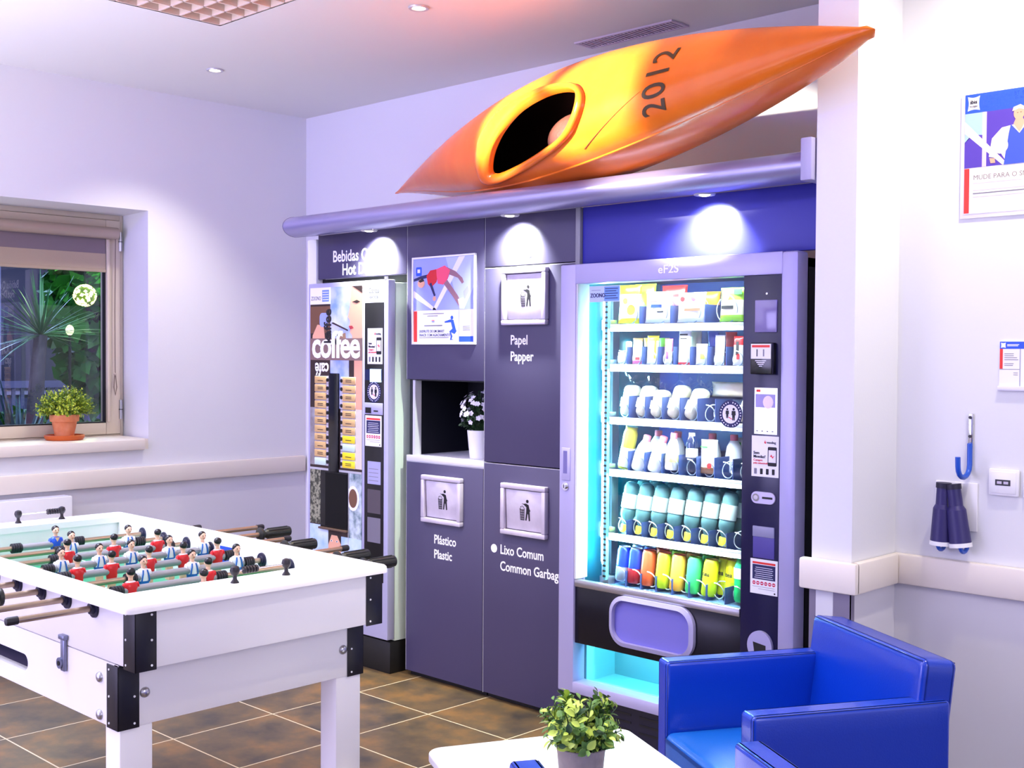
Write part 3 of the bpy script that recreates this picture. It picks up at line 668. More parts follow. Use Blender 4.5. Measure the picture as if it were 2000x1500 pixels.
def circle_sticker(cx, cz, r, T, parent):
    m = MB().disc(cx, cz, r, .0006, NAVY, T, 32).disc(cx, cz, r*.68, .001, WBAND, T, 28)
    for s_ in (-1, 1):
        x = cx+s_*r*.27; y = cz+(.0 if s_ > 0 else .06*r); k = r*(.9 if s_ > 0 else .72)
        m.disc(x, y+.40*k, .11*k, .0016, INK, T, 10).poly([(x-.17*k, y+.27*k), (x+.17*k, y+.27*k), (x+.2*k, y-.08*k), (x+.13*k, y-.08*k), (x+.11*k, y-.5*k), (x+.02*k, y-.5*k), (x, y-.12*k), (x-.02*k, y-.5*k), (x-.11*k, y-.5*k), (x-.13*k, y-.08*k), (x-.2*k, y-.08*k)], .0016, INK, T)
    m.poly([(cx-.14*r, cz-.2*r), (cx+.16*r, cz-.34*r), (cx+.15*r, cz-.39*r), (cx-.16*r, cz-.25*r)], .0016, REDINK, T)
    for k in range(26):
        if k in (0, 13): continue
        a = 2*pi*k/26; m.rect(-.012*r-.03*r, r*.80, .03*r, r*.90, .0012, WBAND, T @ Matrix.Translation((cx, cz, 0)) @ Matrix.Rotation(a, 4, 'Z'))
    return m.build('distance_sticker', parent)
circle_sticker(-4.256, 1.297, .05, T2, dr)
MB().box(-4.322, -4.19, KY-.007, KY-.003, 1.192, 1.246, FRT, .002).box(-4.312, -4.272, KY-.009, KY-.006, 1.198, 1.224, DARK).box(-4.252, -4.222, KY-.009, KY-.006, 1.206, 1.212, DARK).build('coin_slot', dr)
def notice_sticker(x0, z0, w, hh, T, parent):
    m = MB().rect(x0, z0, x0+w, z0+hh, .001, PAPER, T).rect(x0+w*.08, z0+hh*.86, x0+w*.92, z0+hh*.92, .0014, REDINK, T).rect(x0+w*.08, z0+hh*.42, x0+w*.92, z0+hh*.84, .0014, NAVY, T)
    for k in range(6):
        m.disc(x0+w*(.14+.145*k), z0+hh*.31, w*.06, .0014, mat('notice_red', (206, 30, 62), .5), T, 12).rect(x0+w*(.1+.145*k), z0+hh*.3, x0+w*(.18+.145*k), z0+hh*.32, .0018, WBAND, T)
        m.rect(x0+w*(.16+.02*(k % 3)), z0+hh*(.46+.058*k), x0+w*(.84-.03*(k % 2)), z0+hh*(.475+.058*k), .0018, WBAND, T)
    m.rect(x0+w*.08, z0+hh*.2, x0+w*.9, z0+hh*.21, .0014, GREYINK, T).rect(x0+w*.3, z0+hh*.14, x0+w*.9, z0+hh*.15, .0014, GREYINK, T)
    m.disc(x0+w*.9, z0+hh*.06, w*.03, .0014, INK, T, 10)
    return m.build('notice_sticker', parent)
notice_sticker(-4.318, 1.045, .118, .142, T2, dr)
m = MB().rect(-4.30, .87, -4.206, .975, .001, mat('label_lilac', (166, 166, 200), .5), T2); [m.rect(-4.292, .885+i*.018, -4.222, .888+i*.018, .0014, GREYINK, T2) for i in range(4)]; m.build('paper_label', dr)
MB().rect(-4.30, .735, -4.206, .845, .001, mat('pocket_grey', (78, 70, 78), .4), T2).build('grey_plate', dr); MB().rect(-4.30, .60, -4.206, .715, .001, mat('pocket_light', (112, 108, 122), .35), T2).build('grey_plate', dr); MB().box(-4.31, -4.20, KY-.012, KY-.003, .49, .53, NEAR, .003).build('change_pocket', dr)
MB().cyl((-4.185, KY+.01, 1.812), (-4.185, KY+.01, 1.825), .012, CHROME).build('hinge_pin', cm_)
# ================================================================== SNACK VENDING MACHINE
VY = 3.45
VX0, VX1 = -3.085, -2.040
vm = thing('vending_machine', 'large lavender framed glass front snack and drink vending machine', 'vending machine', (-2.56, 3.9, 0))
VFR = mat('machine_frame_lilac', (172, 168, 208), .36, metal=.15, spec=.5); VBLK = mat('machine_column_black', (18, 17, 60), .22, spec=.5); VDRK = mat('machine_black', (6, 6, 20), .25, spec=.4)
INT = mat('machine_interior', (96, 176, 186), .45, spec=.4); INTB = mat('machine_interior_blue', (24, 56, 136), .5)
# hollow body
m = MB(); yb = 4.28
m.box(VX0+.01, -3.03, VY+.075, yb, .16, 1.80, mat('machine_interior_teal', (20, 104, 122), .3)).box(-2.28, VX1-.004, VY+.075, yb, .16, 1.80, DARK).box(VX0+.01, VX1-.004, VY+.075, yb, 1.772, 1.802, DARK).box(VX0+.01, VX1-.004, 4.02, yb, .16, 1.78, INTB).box(-3.03, -2.28, VY+.075, 4.02, .16, .19, INT)
m.box(-3.03, -2.28, VY+.11, 4.02, .545, .565, INTB)
m.build('cabinet_body', vm)
MB().box(VX0+.02, VX1-.02, VY+.06, 4.2, 0, .158, mat('plinth_navy', (20, 18, 40), .45)).build('plinth', vm)
m = MB()
for r in range(3):
    for i in range(5): m.box(VX0+.2+i*.16, VX0+.32+i*.16, VY+.058, VY+.0605, .05+r*.03, .058+r*.03, DARK)
m.build('plinth_slots', vm)
# door frame
GX0_, GX1_, GZ0, GZ1 = -3.006, -2.254, .606, 1.746
CXa, CXb = -2.252, -2.105
m = MB(); yd = VY+.072
m.box(VX0, GX0_, VY, yd, .160, 1.822, VFR, .006).box(CXb, VX1, VY, yd, .160, 1.822, VFR, .012).box(GX0_-.006, CXb+.006, VY+.001, yd, GZ1, 1.822, VFR, .004).box(GX0_-.006, CXb+.006, VY+.001, yd, .160, .204, VFR, .004)
drv = m.build('door_frame', vm)
m = MB().box(GX0_, GX0_+.008, VY+.004, yd, GZ0, GZ1, EDGE); m.build('frame_bead', drv)
MB().text('eF2S', .042, mat('emblem_silver', (226, 224, 240), .3, .3), frontT(0, VY+.0005, 0), -2.567, 1.770, 'CENTER', bold=.0006, sx=1.15).build('emblem_lettering', drv)
MB().box(-3.070, -3.026, VY-.004, VY+.001, .985, 1.112, VFR, .003).box(-3.060, -3.040, VY-.0045, VY-.0035, 1.012, 1.100, mat('handle_recess', (108, 104, 160), .5)).build('door_handle', drv)
MB().lathe([(.0, .012), (.010, .012), (.010, .004), (.017, .004), (.017, 0)], CHROME, (-3.05, VY, .962), 18, axis=V((0, -1, 0))).box(-3.0515, -3.0485, VY-.0125, VY-.0115, .956, .969, DARK).build('door_lock', drv)
MB().box(GX0_+.006, GX1_, VY+.012, VY+.018, GZ0-.006, GZ1, glass('vending_glass', (.98, 1, 1), .0)).build('glass_door', vm)
MB().box(GX0_, GX1_, VY+.004, VY+.03, GZ0-.03, GZ0-.002, ALU, .003).build('glass_sill', vm)
# payment column
MB().box(CXa, CXb+.002, VY+.006, yd, .204, GZ1, VBLK, .002).build('payment_column', vm)
TV = frontT(0, VY+.0055, 0)
MB().box(-2.203, -2.118, VY+.0, VY+.007, 1.553, 1.662, mat('screen_lilac', (118, 108, 160), .15, spec=.8), .002).build('screen', vm)
m = MB().box(-2.206, -2.120, VY-.022, VY+.006, 1.412, 1.518, NEAR, .004); o = m.build('card_reader', vm)
Tq = frontT(0, VY-.0222, 0); m = MB().rect(-2.202, 1.464, -2.125, 1.514, .0008, PAPER, Tq).rect(-2.198, 1.502, -2.129, 1.510, .0012, REDINK, Tq)
m.rect(-2.18, 1.472, -2.176, 1.496, .0012, INK, Tq).rect(-2.155, 1.472, -2.150, 1.496, .0012, GREYINK, Tq)
for k in range(4): m.rect(-2.185+.005*k, 1.456-k*.006, -2.143-.005*k, 1.459-k*.006, .0008, WBAND, Tq)
m.build('reader_label', o)
m = MB().rect(-2.203, 1.21, -2.115, 1.366, .001, mat('screen_white_glow', (236, 238, 250), .4, emit=.9), TV); sc = m.build('display', vm)
m = MB().rect(-2.199, 1.30, -2.122, 1.345, .0014, mat('display_lilac', (158, 150, 200), .5), TV).disc(-2.150, 1.318, .02, .0018, mat('display_cream', (240, 220, 214), .5), TV, 16, .022).rect(-2.196, 1.352, -2.18, 1.36, .0014, REDINK, TV)
for k in range(4): m.rect(-2.195+k*.02, 1.218, -2.188+k*.02, 1.222, .0014, GREYINK, TV)
m.build('display_picture', sc)
phone_sticker(-2.212, 1.066, .105, .138, TV, 'phone_sticker', vm)
m = MB().poly(rrect(-2.209, .975, -2.117, 1.015, .0195), .006, mat('coin_plate', (196, 190, 214), .35, .2), TV).disc(-2.190, .995, .013, .008, CHROME, TV, 16).disc(-2.190, .995, .008, .009, ALU, TV, 14).rect(-2.166, .992, -2.126, .999, .0066, DARK, TV); m.build('coin_slot', vm)
MB().box(-2.203, -2.119, VY+.003, VY+.007, .79, .898, mat('pocket_lilac', (84, 76, 150), .3), .002).box(-2.203, -2.119, VY+.0, VY+.006, .862, .898, mat('pocket_top', (140, 140, 168), .4), .002).build('note_pocket', vm)
notice_sticker(-2.212, .668, .106, .118, TV, vm)
m = MB().disc(-2.167, .492, .048, .012, VFR, TV, 32, .052); m.poly([(-2.192, .505), (-2.142, .498), (-2.142, .470), (-2.186, .470)], .0126, DARK, TV); m.build('coin_return', vm)
MB().cyl((-2.16, VY+.0058, 1.683), (-2.16, VY+.004, 1.683), .004, CHROME, n=8).build('column_pin', vm)
# lower black panel, delivery flap, collection window
m = MB().box(GX0_, CXa, VY+.01, yd, .356, GZ0-.028, VDRK, .002); m.build('lower_panel', vm)
TF = frontT(0, VY+.010, 0)
fo = rrect(-2.822, .386, -2.438, .576, .07, 8); fi = rrect(-2.806, .402, -2.454, .560, .056, 8)
m = MB(); n = len(fo); vs = []
for P_, z in ((fo, 0), (fo, .016), (fi, .022), (fi, .002)): vs += [V((x, y, z)) for x, y in P_]
m.add(vs, [[k*n+i, k*n+(i+1) % n, (k+1)*n+(i+1) % n, (k+1)*n+i] for k in range(3) for i in range(n)], VFR, True, TF)
fl = m.build('flap_frame', vm)
MB().poly(fi, .003, mat('flap_lilac', (116, 112, 196), .35), TF).build('delivery_flap', vm)
m = MB().box(GX0_+.02, -2.30, VY+.045, VY+.05, .19, .356, glass('vending_glass'))
m.build('collection_window', vm)
MB().box(-3.02, -2.26, VY+.25, VY+.27, .19, .545, INT).box(-3.03, -3.0, VY+.075, VY+.27, .19, .545, INT).build('collection_tray', vm)
lamp('AREA', 'tray_light', (-2.62, VY+.16, .535), (-2.62, VY+.16, 0), CYAN, 5.5, .6, sy=.12).rotation_euler = (0, 0, 0)
# interior lighting: vertical tubes on the left wall and a tube under the roof
TUBE = mat('tube_glow', (200, 250, 255), .4, emit=16)
MB().cyl((-2.982, 3.60, .66), (-2.982, 3.60, 1.70), .009, TUBE, n=12).build('light_tube', vm)
MB().cyl((-2.90, VY+.085, 1.757), (-2.30, VY+.085, 1.757), .008, TUBE, n=12).build('light_tube', vm)
lamp('AREA', 'tube_light', (-2.965, 3.575, 1.18), (-2.5, 3.62, 1.18), CYAN, 44, .05, sy=1.05)
for z in (1.765, 1.575, 1.42, 1.215, 1.015, .768): 
    lamp('AREA', 'shelf_light', (-2.62, 3.548, z), (-2.62, 3.64, z-.16), (.80, .97, 1.0), 5.2, .58, sy=.012)
LED = mat('led_glow', (210, 252, 255), .4, emit=12)
for z in (1.655, 1.50, 1.262, 1.02, .775):
    for y in (3.66, 3.80): MB().box(-3.03, -3.012, y-.012, y+.012, z-.03, z+.03, LED, .006).build('led_lamp', vm)
# side rails and brackets on the left
m = MB().box(-2.937, -2.925, 3.545, 3.565, .6, 1.72, INT); [m.box(-2.938, -2.924, 3.5435, 3.546, .61+i*.0205, .618+i*.0205, DARK) for i in range(54)]
m.build('slotted_rail', vm)
m = MB().box(-2.965, -2.953, 3.57, 3.59, .6, 1.72, ALU).box(-3.0, -2.99, 3.66, 3.70, .6, 1.72, ALU); m.build('side_rails', vm)
SHZ = [1.590, 1.436, 1.232, 1.030, .782, .590]
SX0, SX1 = -2.922, -2.300
PSTRIP = mat('price_strip', (232, 240, 246), .3)
SHF = mat('shelf_tray', (110, 150, 190), .35, metal=.3)
for i, z in enumerate(SHZ):
    s_ = MB().box(SX0, SX1, 3.565, 3.98, z-.016, z-.010, SHF).build('shelf', vm)
    if i < 5: MB().box(SX0, SX1, 3.556, 3.566, z-.026, z+.002, PSTRIP, .002).build('price_strip', s_)
    MB().box(SX0-.045, SX0, 3.56, 3.60, z-.02, z+.02, ALU, .002).build('shelf_bracket', s_)
COLS = [[-2.868, -2.745, -2.612, -2.475+.0],
        [-2.888, -2.815, -2.742, -2.668, -2.595, -2.518, -2.44, -2.36],
        [-2.878, -2.800, -2.722, -2.640, -2.560, -2.482, -2.405, -2.335],
        [-2.880, -2.803, -2.722, -2.642, -2.562, -2.485, -2.405, -2.328],
        [-2.884, -2.810, -2.736, -2.660, -2.582, -2.505, -2.428, -2.352],
        [-2.888, -2.812, -2.742, -2.668, -2.592, -2.515, -2.438, -2.352]]
COLS[0] = [-2.862, -2.722, -2.572, -2.415]
DIVB = mat('divider_plate', (58, 78, 134), .4, metal=.2); WIRE = mat('coil_wire', (220, 232, 236), .25, metal=.6)
DH = [.07, .07, .085, .075, .055, .05]
for si, cols in enumerate(COLS):
    z = SHZ[si]; big = si == 0
    R_ = .052 if big else (.026 if si == 1 else .03)
    pit = .055 if si != 1 else .035
    for ci, x in enumerate(cols):
        pts = [(x+R_*1.02*cos(-t+pi*.5), 3.572+pit*t/(2*pi), z+.002+R_+R_*sin(-t+pi*.5)) for t in [k*2*pi/20 for k in range(20*5)]]
        MB().tube(pts, .0022, WIRE, 6).build('spiral_coil', vm)
        if ci: 
            xm = (x+cols[ci-1])/2
            MB().box(xm-.0015, xm+.0015, 3.575, 3.95, z-.010, z+DH[si], DIVB).build('divider', vm)
# stickers on the glass
TG = frontT(0, VY+.0115, 0)
m = MB().rect(-2.946, 1.674, -2.796, 1.735, .0006, mat('sticker_pale_blue', (176, 194, 236), .5), TG).rect(-2.872, 1.678, -2.800, 1.731, .0009, mat('sticker_blue', (104, 150, 226), .5), TG).text('ZOONO', .022, NAVY, TG, -2.940, 1.692, bold=.0004, sx=.85, th=.001).rect(-2.935, 1.718, -2.89, 1.720, .001, GREYINK, TG)
for k in range(5): m.rect(-2.868, 1.686+k*.009, -2.806-.008*(k % 2), 1.689+k*.009, .0012, NAVY, TG)
m.build('hygiene_sticker', vm)
circle_sticker(-2.303, 1.272, .048, TG, vm)

# ------------------------------------------------------------------ goods in the machine
def pack(name, w, hh, dp, bands, loc, label, cat, group, lean=0, crimp=.012, yaw=0, dots=None):
    # pillow bag: bands = [(v_limit, material), ...] from the bottom up
    t = bpy.data.objects
    NX, NY = 12, 16
    b = MB(); T = Matrix.Identity(4); rnd = random.Random(int(abs(loc[0])*9e3)+int(loc[2]*7e3))
    for sd in (-1, 1):
        vs = []
        for j in range(NY+1):
            v = j/NY
            for i in range(NX+1):
                u = i/NX*2-1; vv = v*2-1
                th = dp*.5*((1-abs(u)**3)**.7)*((max(0, 1-(abs(vv)**5)))**.6)
                th *= 1+.10*sin(9*u+3*v+loc[0]*50)*sin(7*v+loc[2]*40)
                if abs(vv) > .93: th = .0012
                vs.append((u*w/2*(1-.05*(1-vv*vv))*(1), sd*th*-1, v*hh))
        for j in range(NY):
            mm = [x for x in bands if (j+.5)/NY <= x[0]][0][1]
            fs = []
            for i in range(NX):
                k = j*(NX+1)+i; q = [k, k+1, k+NX+2, k+NX+1]
                fs.append(q if sd > 0 else q[::-1])
            b.add(vs, fs, mm, True)
    o = b.build(name)
    bm = bmesh.new(); bm.from_mesh(o.data); bmesh.ops.remove_doubles(bm, verts=bm.verts, dist=.0004); bm.to_mesh(o.data); bm.free()
    o.location = loc; o.rotation_euler = (lean, 0, yaw)
    tag(o, label, cat, group)
    if dots:
        for (kind, m_, x, z, sz) in dots:
            TT = frontT(0, -dp*.5-.001, 0)
            d = MB()
            if kind == 'disc': d.disc(x, z, sz, .0008, m_, TT, 16)
            elif kind == 'text': d.text(*sz, m_, TT, x, z, 'CENTER', bold=.0006)
            else: d.rect(x-sz[0]/2, z-sz[1]/2, x+sz[0]/2, z+sz[1]/2, .0008, m_, TT)
            # bend the print onto the bag front
            oo = d.build('printed_front', None); oo.parent = o
    return o
pm = lambda n, c, r=.3: mat('pack_'+n, c, r, spec=.5)
YEL, ORA, WHI, PNK, RED_, GRN, LIM, BRN, CRM, BLU, PUR = pm('yellow', (250, 226, 20)), pm('orange', (246, 150, 40)), pm('white', (240, 238, 234)), pm('pink', (232, 110, 150)), pm('red', (214, 40, 40)), pm('green', (70, 196, 70)), pm('lime', (166, 222, 60)), pm('brown', (150, 100, 70)), pm('cream', (244, 232, 200)), pm('blue', (40, 70, 170)), pm('purple', (130, 80, 170))
g1 = 'snack packs on the top vending shelf'
z = SHZ[0]+.006
def bagrow(x, w, hh, bands, lab, bands2=None, lab2=None, dp=.035, dots=None, cat='snack bag', g=g1, y=3.60, zz=None, y2=3.68, hh2=None):
    pack('snack_bag', w, hh, dp, bands, (x, y, (zz or z)), lab, cat, g, rad(-4), dots=dots)
    if bands2: pack('snack_bag', w*.95, hh2 or hh*1.05, dp, bands2, (x+.012, y2, (zz or z)), lab2, cat, g, rad(-3))
bagrow(-2.862, .108, .148, [(.12, YEL), (.72, CRM), (1, YEL)], 'yellow crisp bag, first pack at the left of the top vending shelf', [(1, LIM)], 'yellow green crisp bag just behind the first yellow one on the top shelf', dots=[('disc', ORA, .02, .05, .02), ('disc', ORA, -.01, .085, .012)])
bagrow(-2.722, .125, .118, [(.1, WHI), (1, WHI)], 'white snack bag with dark print, second on the top vending shelf', [(.7, PNK), (1, RED_)], 'pink and red snack bag behind the white one on the top shelf', hh2=.145, dots=[('rect', BLU, .0, .062, (.05, .012)), ('rect', PNK, -.01, .085, (.06, .008)), ('rect', INK, .02, .04, (.03, .006))])
bagrow(-2.572, .125, .110, [(.3, WHI), (.72, WHI), (1, CRM)], 'white and tan biscuit pack, third on the top vending shelf', [(1, ORA)], 'orange biscuit pack behind the white and tan one on the top shelf', dots=[('rect', BRN, .015, .045, (.07, .01)), ('disc', RED_, -.03, .085, .010), ('disc', PUR, .02, .088, .012)])
bagrow(-2.392, .108, .122, [(.18, LIM), (.6, CRM), (1, LIM)], 'green snack bag at the right end of the top vending shelf', None, None, dots=[('disc', WHI, -.02, .088, .014), ('rect', GRN, .03, .105, (.035, .02)), ('rect', INK, -.012, .05, (.05, .012))])
g2 = 'sweet bars on the second vending shelf'; z2 = SHZ[1]+.004
for ci, w, hh, bands, lab, dots in ((0, .042, .045, [(1, WHI)], 'small white pack low inside the first coil of the second shelf', None),
        (1, .046, .098, [(.1, PNK), (.9, WHI), (1, ORA)], 'white bar with pinkish ends, second on the second vending shelf', [('rect', RED_, .008, .02, (.02, .01))]),
        (2, .055, .108, [(.8, WHI), (1, YEL)], 'white and yellow bar, third on the second vending shelf', [('rect', YEL, .018, .06, (.010, .08))]),
        (3, .036, .096, [(.5, WHI), (.75, PNK), (1, PNK)], 'thin pink bar, fourth on the second vending shelf', [('rect', PUR, 0, .035, (.012, .03))]),
        (4, .056, .128, [(.08, RED_), (1, WHI)], 'tallest white bag on the second vending shelf', [('rect', INK, 0, .11, (.035, .006)), ('rect', INK, 0, .095, (.03, .004))]),
        (5, .050, .076, [(.6, WHI), (1, CRM)], 'short white pack, sixth on the second vending shelf', [('rect', LIM, .01, .03, (.02, .02))]),
        (6, .042, .108, [(1, WHI)], 'narrow white bar, seventh on the second vending shelf', [('rect', GREYINK, 0, .085, (.02, .02))]),
        (7, .044, .104, [(.7, WHI), (1, RED_)], 'white and red bar at the right end of the second vending shelf', [('rect', INK, 0, .06, (.012, .05)), ('rect', RED_, .004, .03, (.012, .02))])):
    pack('snack_bar', w, hh, .018, bands, (COLS[1][ci], 3.592, z2), lab, 'snack bar', g2, rad(-3), dots=dots)
for ci, hh, bands, lab in ((1, .1, [(1, ORA)], 'orange topped bar behind the second bar of the second vending shelf'), (2, .1, [(1, LIM)], 'pale green bar behind the yellow one on the second shelf'), (4, .124, [(1, CRM)], 'cream bag behind the tallest white one on the second shelf'), (5, .122, [(1, BLU)], 'blue pack behind the short white pack on the second shelf'), (6, .12, [(1, RED_)], 'dark red pack behind the narrow white bar on the second shelf')):
    pack('snack_bar', .05, hh, .018, bands, (COLS[1][ci]+.008, 3.655, z2), lab, 'snack bar', g2)
# wrapped sandwiches leaning in their slots
FILM = glass('clear_film', (.98, .99, 1), .015)
BREAD = mat('bread_cream', (252, 246, 226), .5, noise=(14, (240, 220, 170), .2))
g3 = 'wrapped sandwiches on the third vending shelf'; z3 = SHZ[2]+.004
for i, (x, hh, lean, lab) in enumerate(((-2.872, .150, 12, 'wrapped sandwich at the left end of the third vending shelf'), (-2.800, .152, 18, 'wrapped sandwich second from the left on the third vending shelf'), (-2.728, .132, 14, 'shorter wrapped sandwich third from the left on the third vending shelf'), (-2.652, .160, 20, 'wrapped sandwich fourth from the left on the third vending shelf'), (-2.575, .152, 25, 'wrapped sandwich fifth from left beside the empty coils of the third shelf'), (-2.345, .125, 24, 'wrapped sandwich at the right end behind the round sticker'))):
    t = thing('sandwich', lab, 'sandwich', (x-.012, 3.62, z3), group=g3); t.rotation_euler = (0, rad(lean), 0)
    b = MB().box(-.024, .024, -.03, .045, .004, hh*.82, BREAD, .020, seg=4); o = b.build('bread', t, world=False)
    b = MB(); rnd = random.Random(i+4); NU = 20; vs = []
    for j, (zz, k) in enumerate(((0, .7), (.02, 1.1), (hh*.5, 1.08), (hh*.8, 1.06), (hh*.9, .8), (hh, 1.1), (hh*1.08, 1.3))):
        for u in range(NU):
            a = 2*pi*u/NU; r = 1+(.25*rnd.random() if j > 3 else .04*rnd.random())
            vs.append((.028*k*r*cos(a)*(1 if j < 4 else 1.1), .008+.042*k*r*sin(a)*(1 if j < 4 else .45), zz+(rnd.uniform(-.012, .012) if j > 4 else 0)))
    b.add(vs, [[j*NU+u, j*NU+(u+1) % NU, (j+1)*NU+(u+1) % NU, (j+1)*NU+u] for j in range(3, 6) for u in range(NU)], FILM, False)
    b.build('clear_wrapper', t, world=False)
    MB().rect(-.016, hh*.25, .016, hh*.5, .0006, PAPER, frontT(0, -.0365, 0)).build('price_label', t, world=False)
t = pack('snack_bag', .17, .055, .05, [(.5, BREAD), (1, BREAD)], (-2.46, 3.70, z3+.085), 'pale bread roll pack lying over the empty slots of the third shelf', 'sandwich', g3)
# bottles and pouches, fourth shelf
g4 = 'bottles and pouches on the fourth vending shelf'; z4 = SHZ[3]+.004
CAPP = pm('cap_pink', (236, 110, 130)); OIL = mat('olive_drink', (150, 140, 50), .2); MILK = mat('milk_white', (240, 240, 240), .35)
def bottle(name, prof, body, cap, capprof, loc, label, group, lean=0, lab=None, sc=1, cat='bottle', lab_prof=None, leany=0):
    t = thing(name, label, cat, loc, group=group); t.rotation_euler = (rad(leany), rad(lean), 0)
    MB().lathe([(r*sc, z*sc) for r, z in prof], body, n=20).build('bottle_body', t, world=False)
    if lab: MB().lathe([(r*sc, z*sc) for r, z in lab_prof], lab, n=20).build('label_band', t, world=False)
    MB().lathe([(r*sc, z*sc) for r, z in capprof], cap, n=16).build('bottle_cap', t, world=False)
    return t
YP = [(0, 0), (.030, .0), (.033, .008), (.032, .06), (.026, .095), (.014, .118), (.013, .125), (0, .125)]; YC = [(.0145, .116), (.0150, .136), (.013, .139), (0, .139)]
bottle('juice_bottle', [(0, 0), (.026, 0), (.028, .006), (.028, .14), (.022, .16), (0, .162)], OIL, OIL, [(.024, .158), (.024, .168), (0, .168)], (-2.886, 3.61, z4), 'olive green bottle at the left end of the fourth vending shelf', g4, 12, MILK, lab_prof=[(.0285, .01), (.0285, .085)])
for x, lab in ((-2.815, 'white yoghurt bottle with pink cap, second on the fourth vending shelf'), (-2.737, 'white yoghurt bottle with pink cap, third on the fourth vending shelf')):
    bottle('yoghurt_bottle', YP, MILK, CAPP, YC, (x, 3.61, z4), lab, g4, 17)
bottle('yoghurt_bottle', [(r*.78, z) for r, z in YP], MILK, CAPP, [(r*.85, z) for r, z in YC], (-2.655, 3.60, z4+.012), 'slim white bottle with pink cap, fourth on the fourth vending shelf', g4, 5, pm('pale_yellow', (230, 232, 150)), lab_prof=[(.0262, .03), (.0258, .055)])
for x, lab in ((-2.815, 'white bottle with pink cap in the second row behind the second bottle'), (-2.722, 'white bottle with pink cap in the second row behind the third bottle'), (-2.55, 'pink capped bottle standing behind the clear bottle on the fourth shelf'), (-2.455, 'pink capped bottle behind the first empty coil of the fourth shelf')):
    bottle('yoghurt_bottle', YP, MILK, CAPP, YC, (x+.01, 3.70, z4+.01), lab, g4, 6 if x < -2.6 else 0)
bottle('water_bottle', [(0, 0), (.021, 0), (.023, .01), (.020, .07), (.023, .10), (.012, .135), (0, .136)], glass('clear_plastic', (.90, .93, .96), .08), MILK, [(.012, .132), (.012, .145), (0, .145)], (-2.562, 3.60, z4+.01), 'slender clear bottle, fifth on the fourth vending shelf', g4, 0, PAPER, lab_prof=[(.0225, .055), (.0225, .085)])
pack('drink_pouch', .072, .125, .03, [(.16, BRN), (.3, CRM), (1, WHI)], (-2.487, 3.60, z4+.008), 'white drink pouch with brown foot, sixth on the fourth vending shelf', 'pouch', g4, rad(-2), dots=[('rect', GRN, -.012, .098, (.03, .006)), ('disc', RED_, .012, .03, .01)])
pack('drink_pouch', .17, .055, .05, [(1, WHI)], (-2.385, 3.74, z4+.082), 'white carton lying across the empty slots of the fourth shelf', 'pouch', g4, dots=[('rect', GRN, -.05, .032, (.02, .014)), ('rect', GRN, .02, .03, (.03, .008))])
# inverted water bottles, fifth shelf
g5 = 'upside down water bottles on the fifth vending shelf'; z5 = SHZ[4]+.003
WATER = mat('water_plastic', (120, 170, 172), .08, trans=.55, ior=1.2, spec=.6); WLAB = mat('water_label', (236, 242, 240), .4, noise=(30, (190, 220, 210), .3)); YCAP = pm('cap_yellow', (240, 232, 60))
WP = [(0, .0), (.0125, .012), (.013, .03), (.020, .045), (.029, .065), (.0305, .085), (.0285, .090), (.0305, .095), (.0305, .150), (.029, .154), (.0305, .160), (.0300, .178), (.024, .192), (.012, .198), (0, .199)]
def numbered(i, n): return ORD[i]
wb = bottle('water_bottle', WP, WATER, YCAP, [(0, -.001), (.0195, -.001), (.0205, .026), (.0185, .030)], (COLS[4][0], 3.612, z5), 'clear upside down water bottle, first from left in the front row of the fifth shelf', g5, 5, WLAB, lab_prof=[(.0310, .095), (.0310, .150)], leany=-8)
for r, rn in enumerate(('front', 'second', 'third')):
    for i in range(8):
        if r == 0 and i in (0, 7): continue
        dup(wb, 'clear upside down water bottle, %s from left in the %s row of the fifth shelf' % (ORD[i], rn), g5, (COLS[4][i]+.004*r, 3.612+.075*r, z5), (rad(-8), rad(5 if r == 0 else 3), 0))
# cans, bottom shelf
g6 = 'drink cans on the bottom vending shelf'; z6 = SHZ[5]+.003
def can(body, top, loc, label, word=None, h2=.135, r=.028, low=None):
    t = thing('drink_can', label, 'can', loc, group=g6); t.rotation_euler = (rad(-5), rad(3), 0)
    b = MB().lathe([(r*.82, 0), (r, .008), (r, h2*.42)], low or body, n=22).lathe([(r, h2*.42), (r, h2-.014), (r*.84, h2-.002)], body, n=22); b.build('can_body', t, world=False)
    MB().lathe([(r*.84, h2-.003), (r*.86, h2+.001), (r*.78, h2+.001), (r*.76, h2-.003), (0, h2-.003)], top, n=22).box(-.006, .006, -.012, .008, h2-.003, h2-.001, top).build('can_lid', t, world=False)
    if word: MB().text(word, .024, INK, frontT(0, -r-.0008, 0), 0, h2*.55, 'CENTER', bold=.0007).build('can_lettering', t, world=False)
    return t
CB = mat('can_blue_silver', (40, 70, 190), .25, metal=.5); CS = mat('can_silver', (190, 200, 215), .25, metal=.6); CR = mat('can_red_orange', (220, 90, 50), .3, metal=.3); CL = mat('can_lime', (190, 220, 40), .3, metal=.2); CO = mat('can_orange', (240, 170, 60), .3, metal=.2); CG = mat('can_green', (60, 190, 110), .3, metal=.2); CYL = mat('can_yellow', (232, 230, 30), .3, metal=.2); CGD = mat('can_dark_green', (20, 130, 60), .3, metal=.2); GLD = mat('can_gold_lid', (196, 170, 80), .3, metal=.7); REDL = mat('can_red_lid', (190, 60, 40), .3, metal=.5); GRL = mat('can_green_lid', (110, 180, 60), .3, metal=.5)
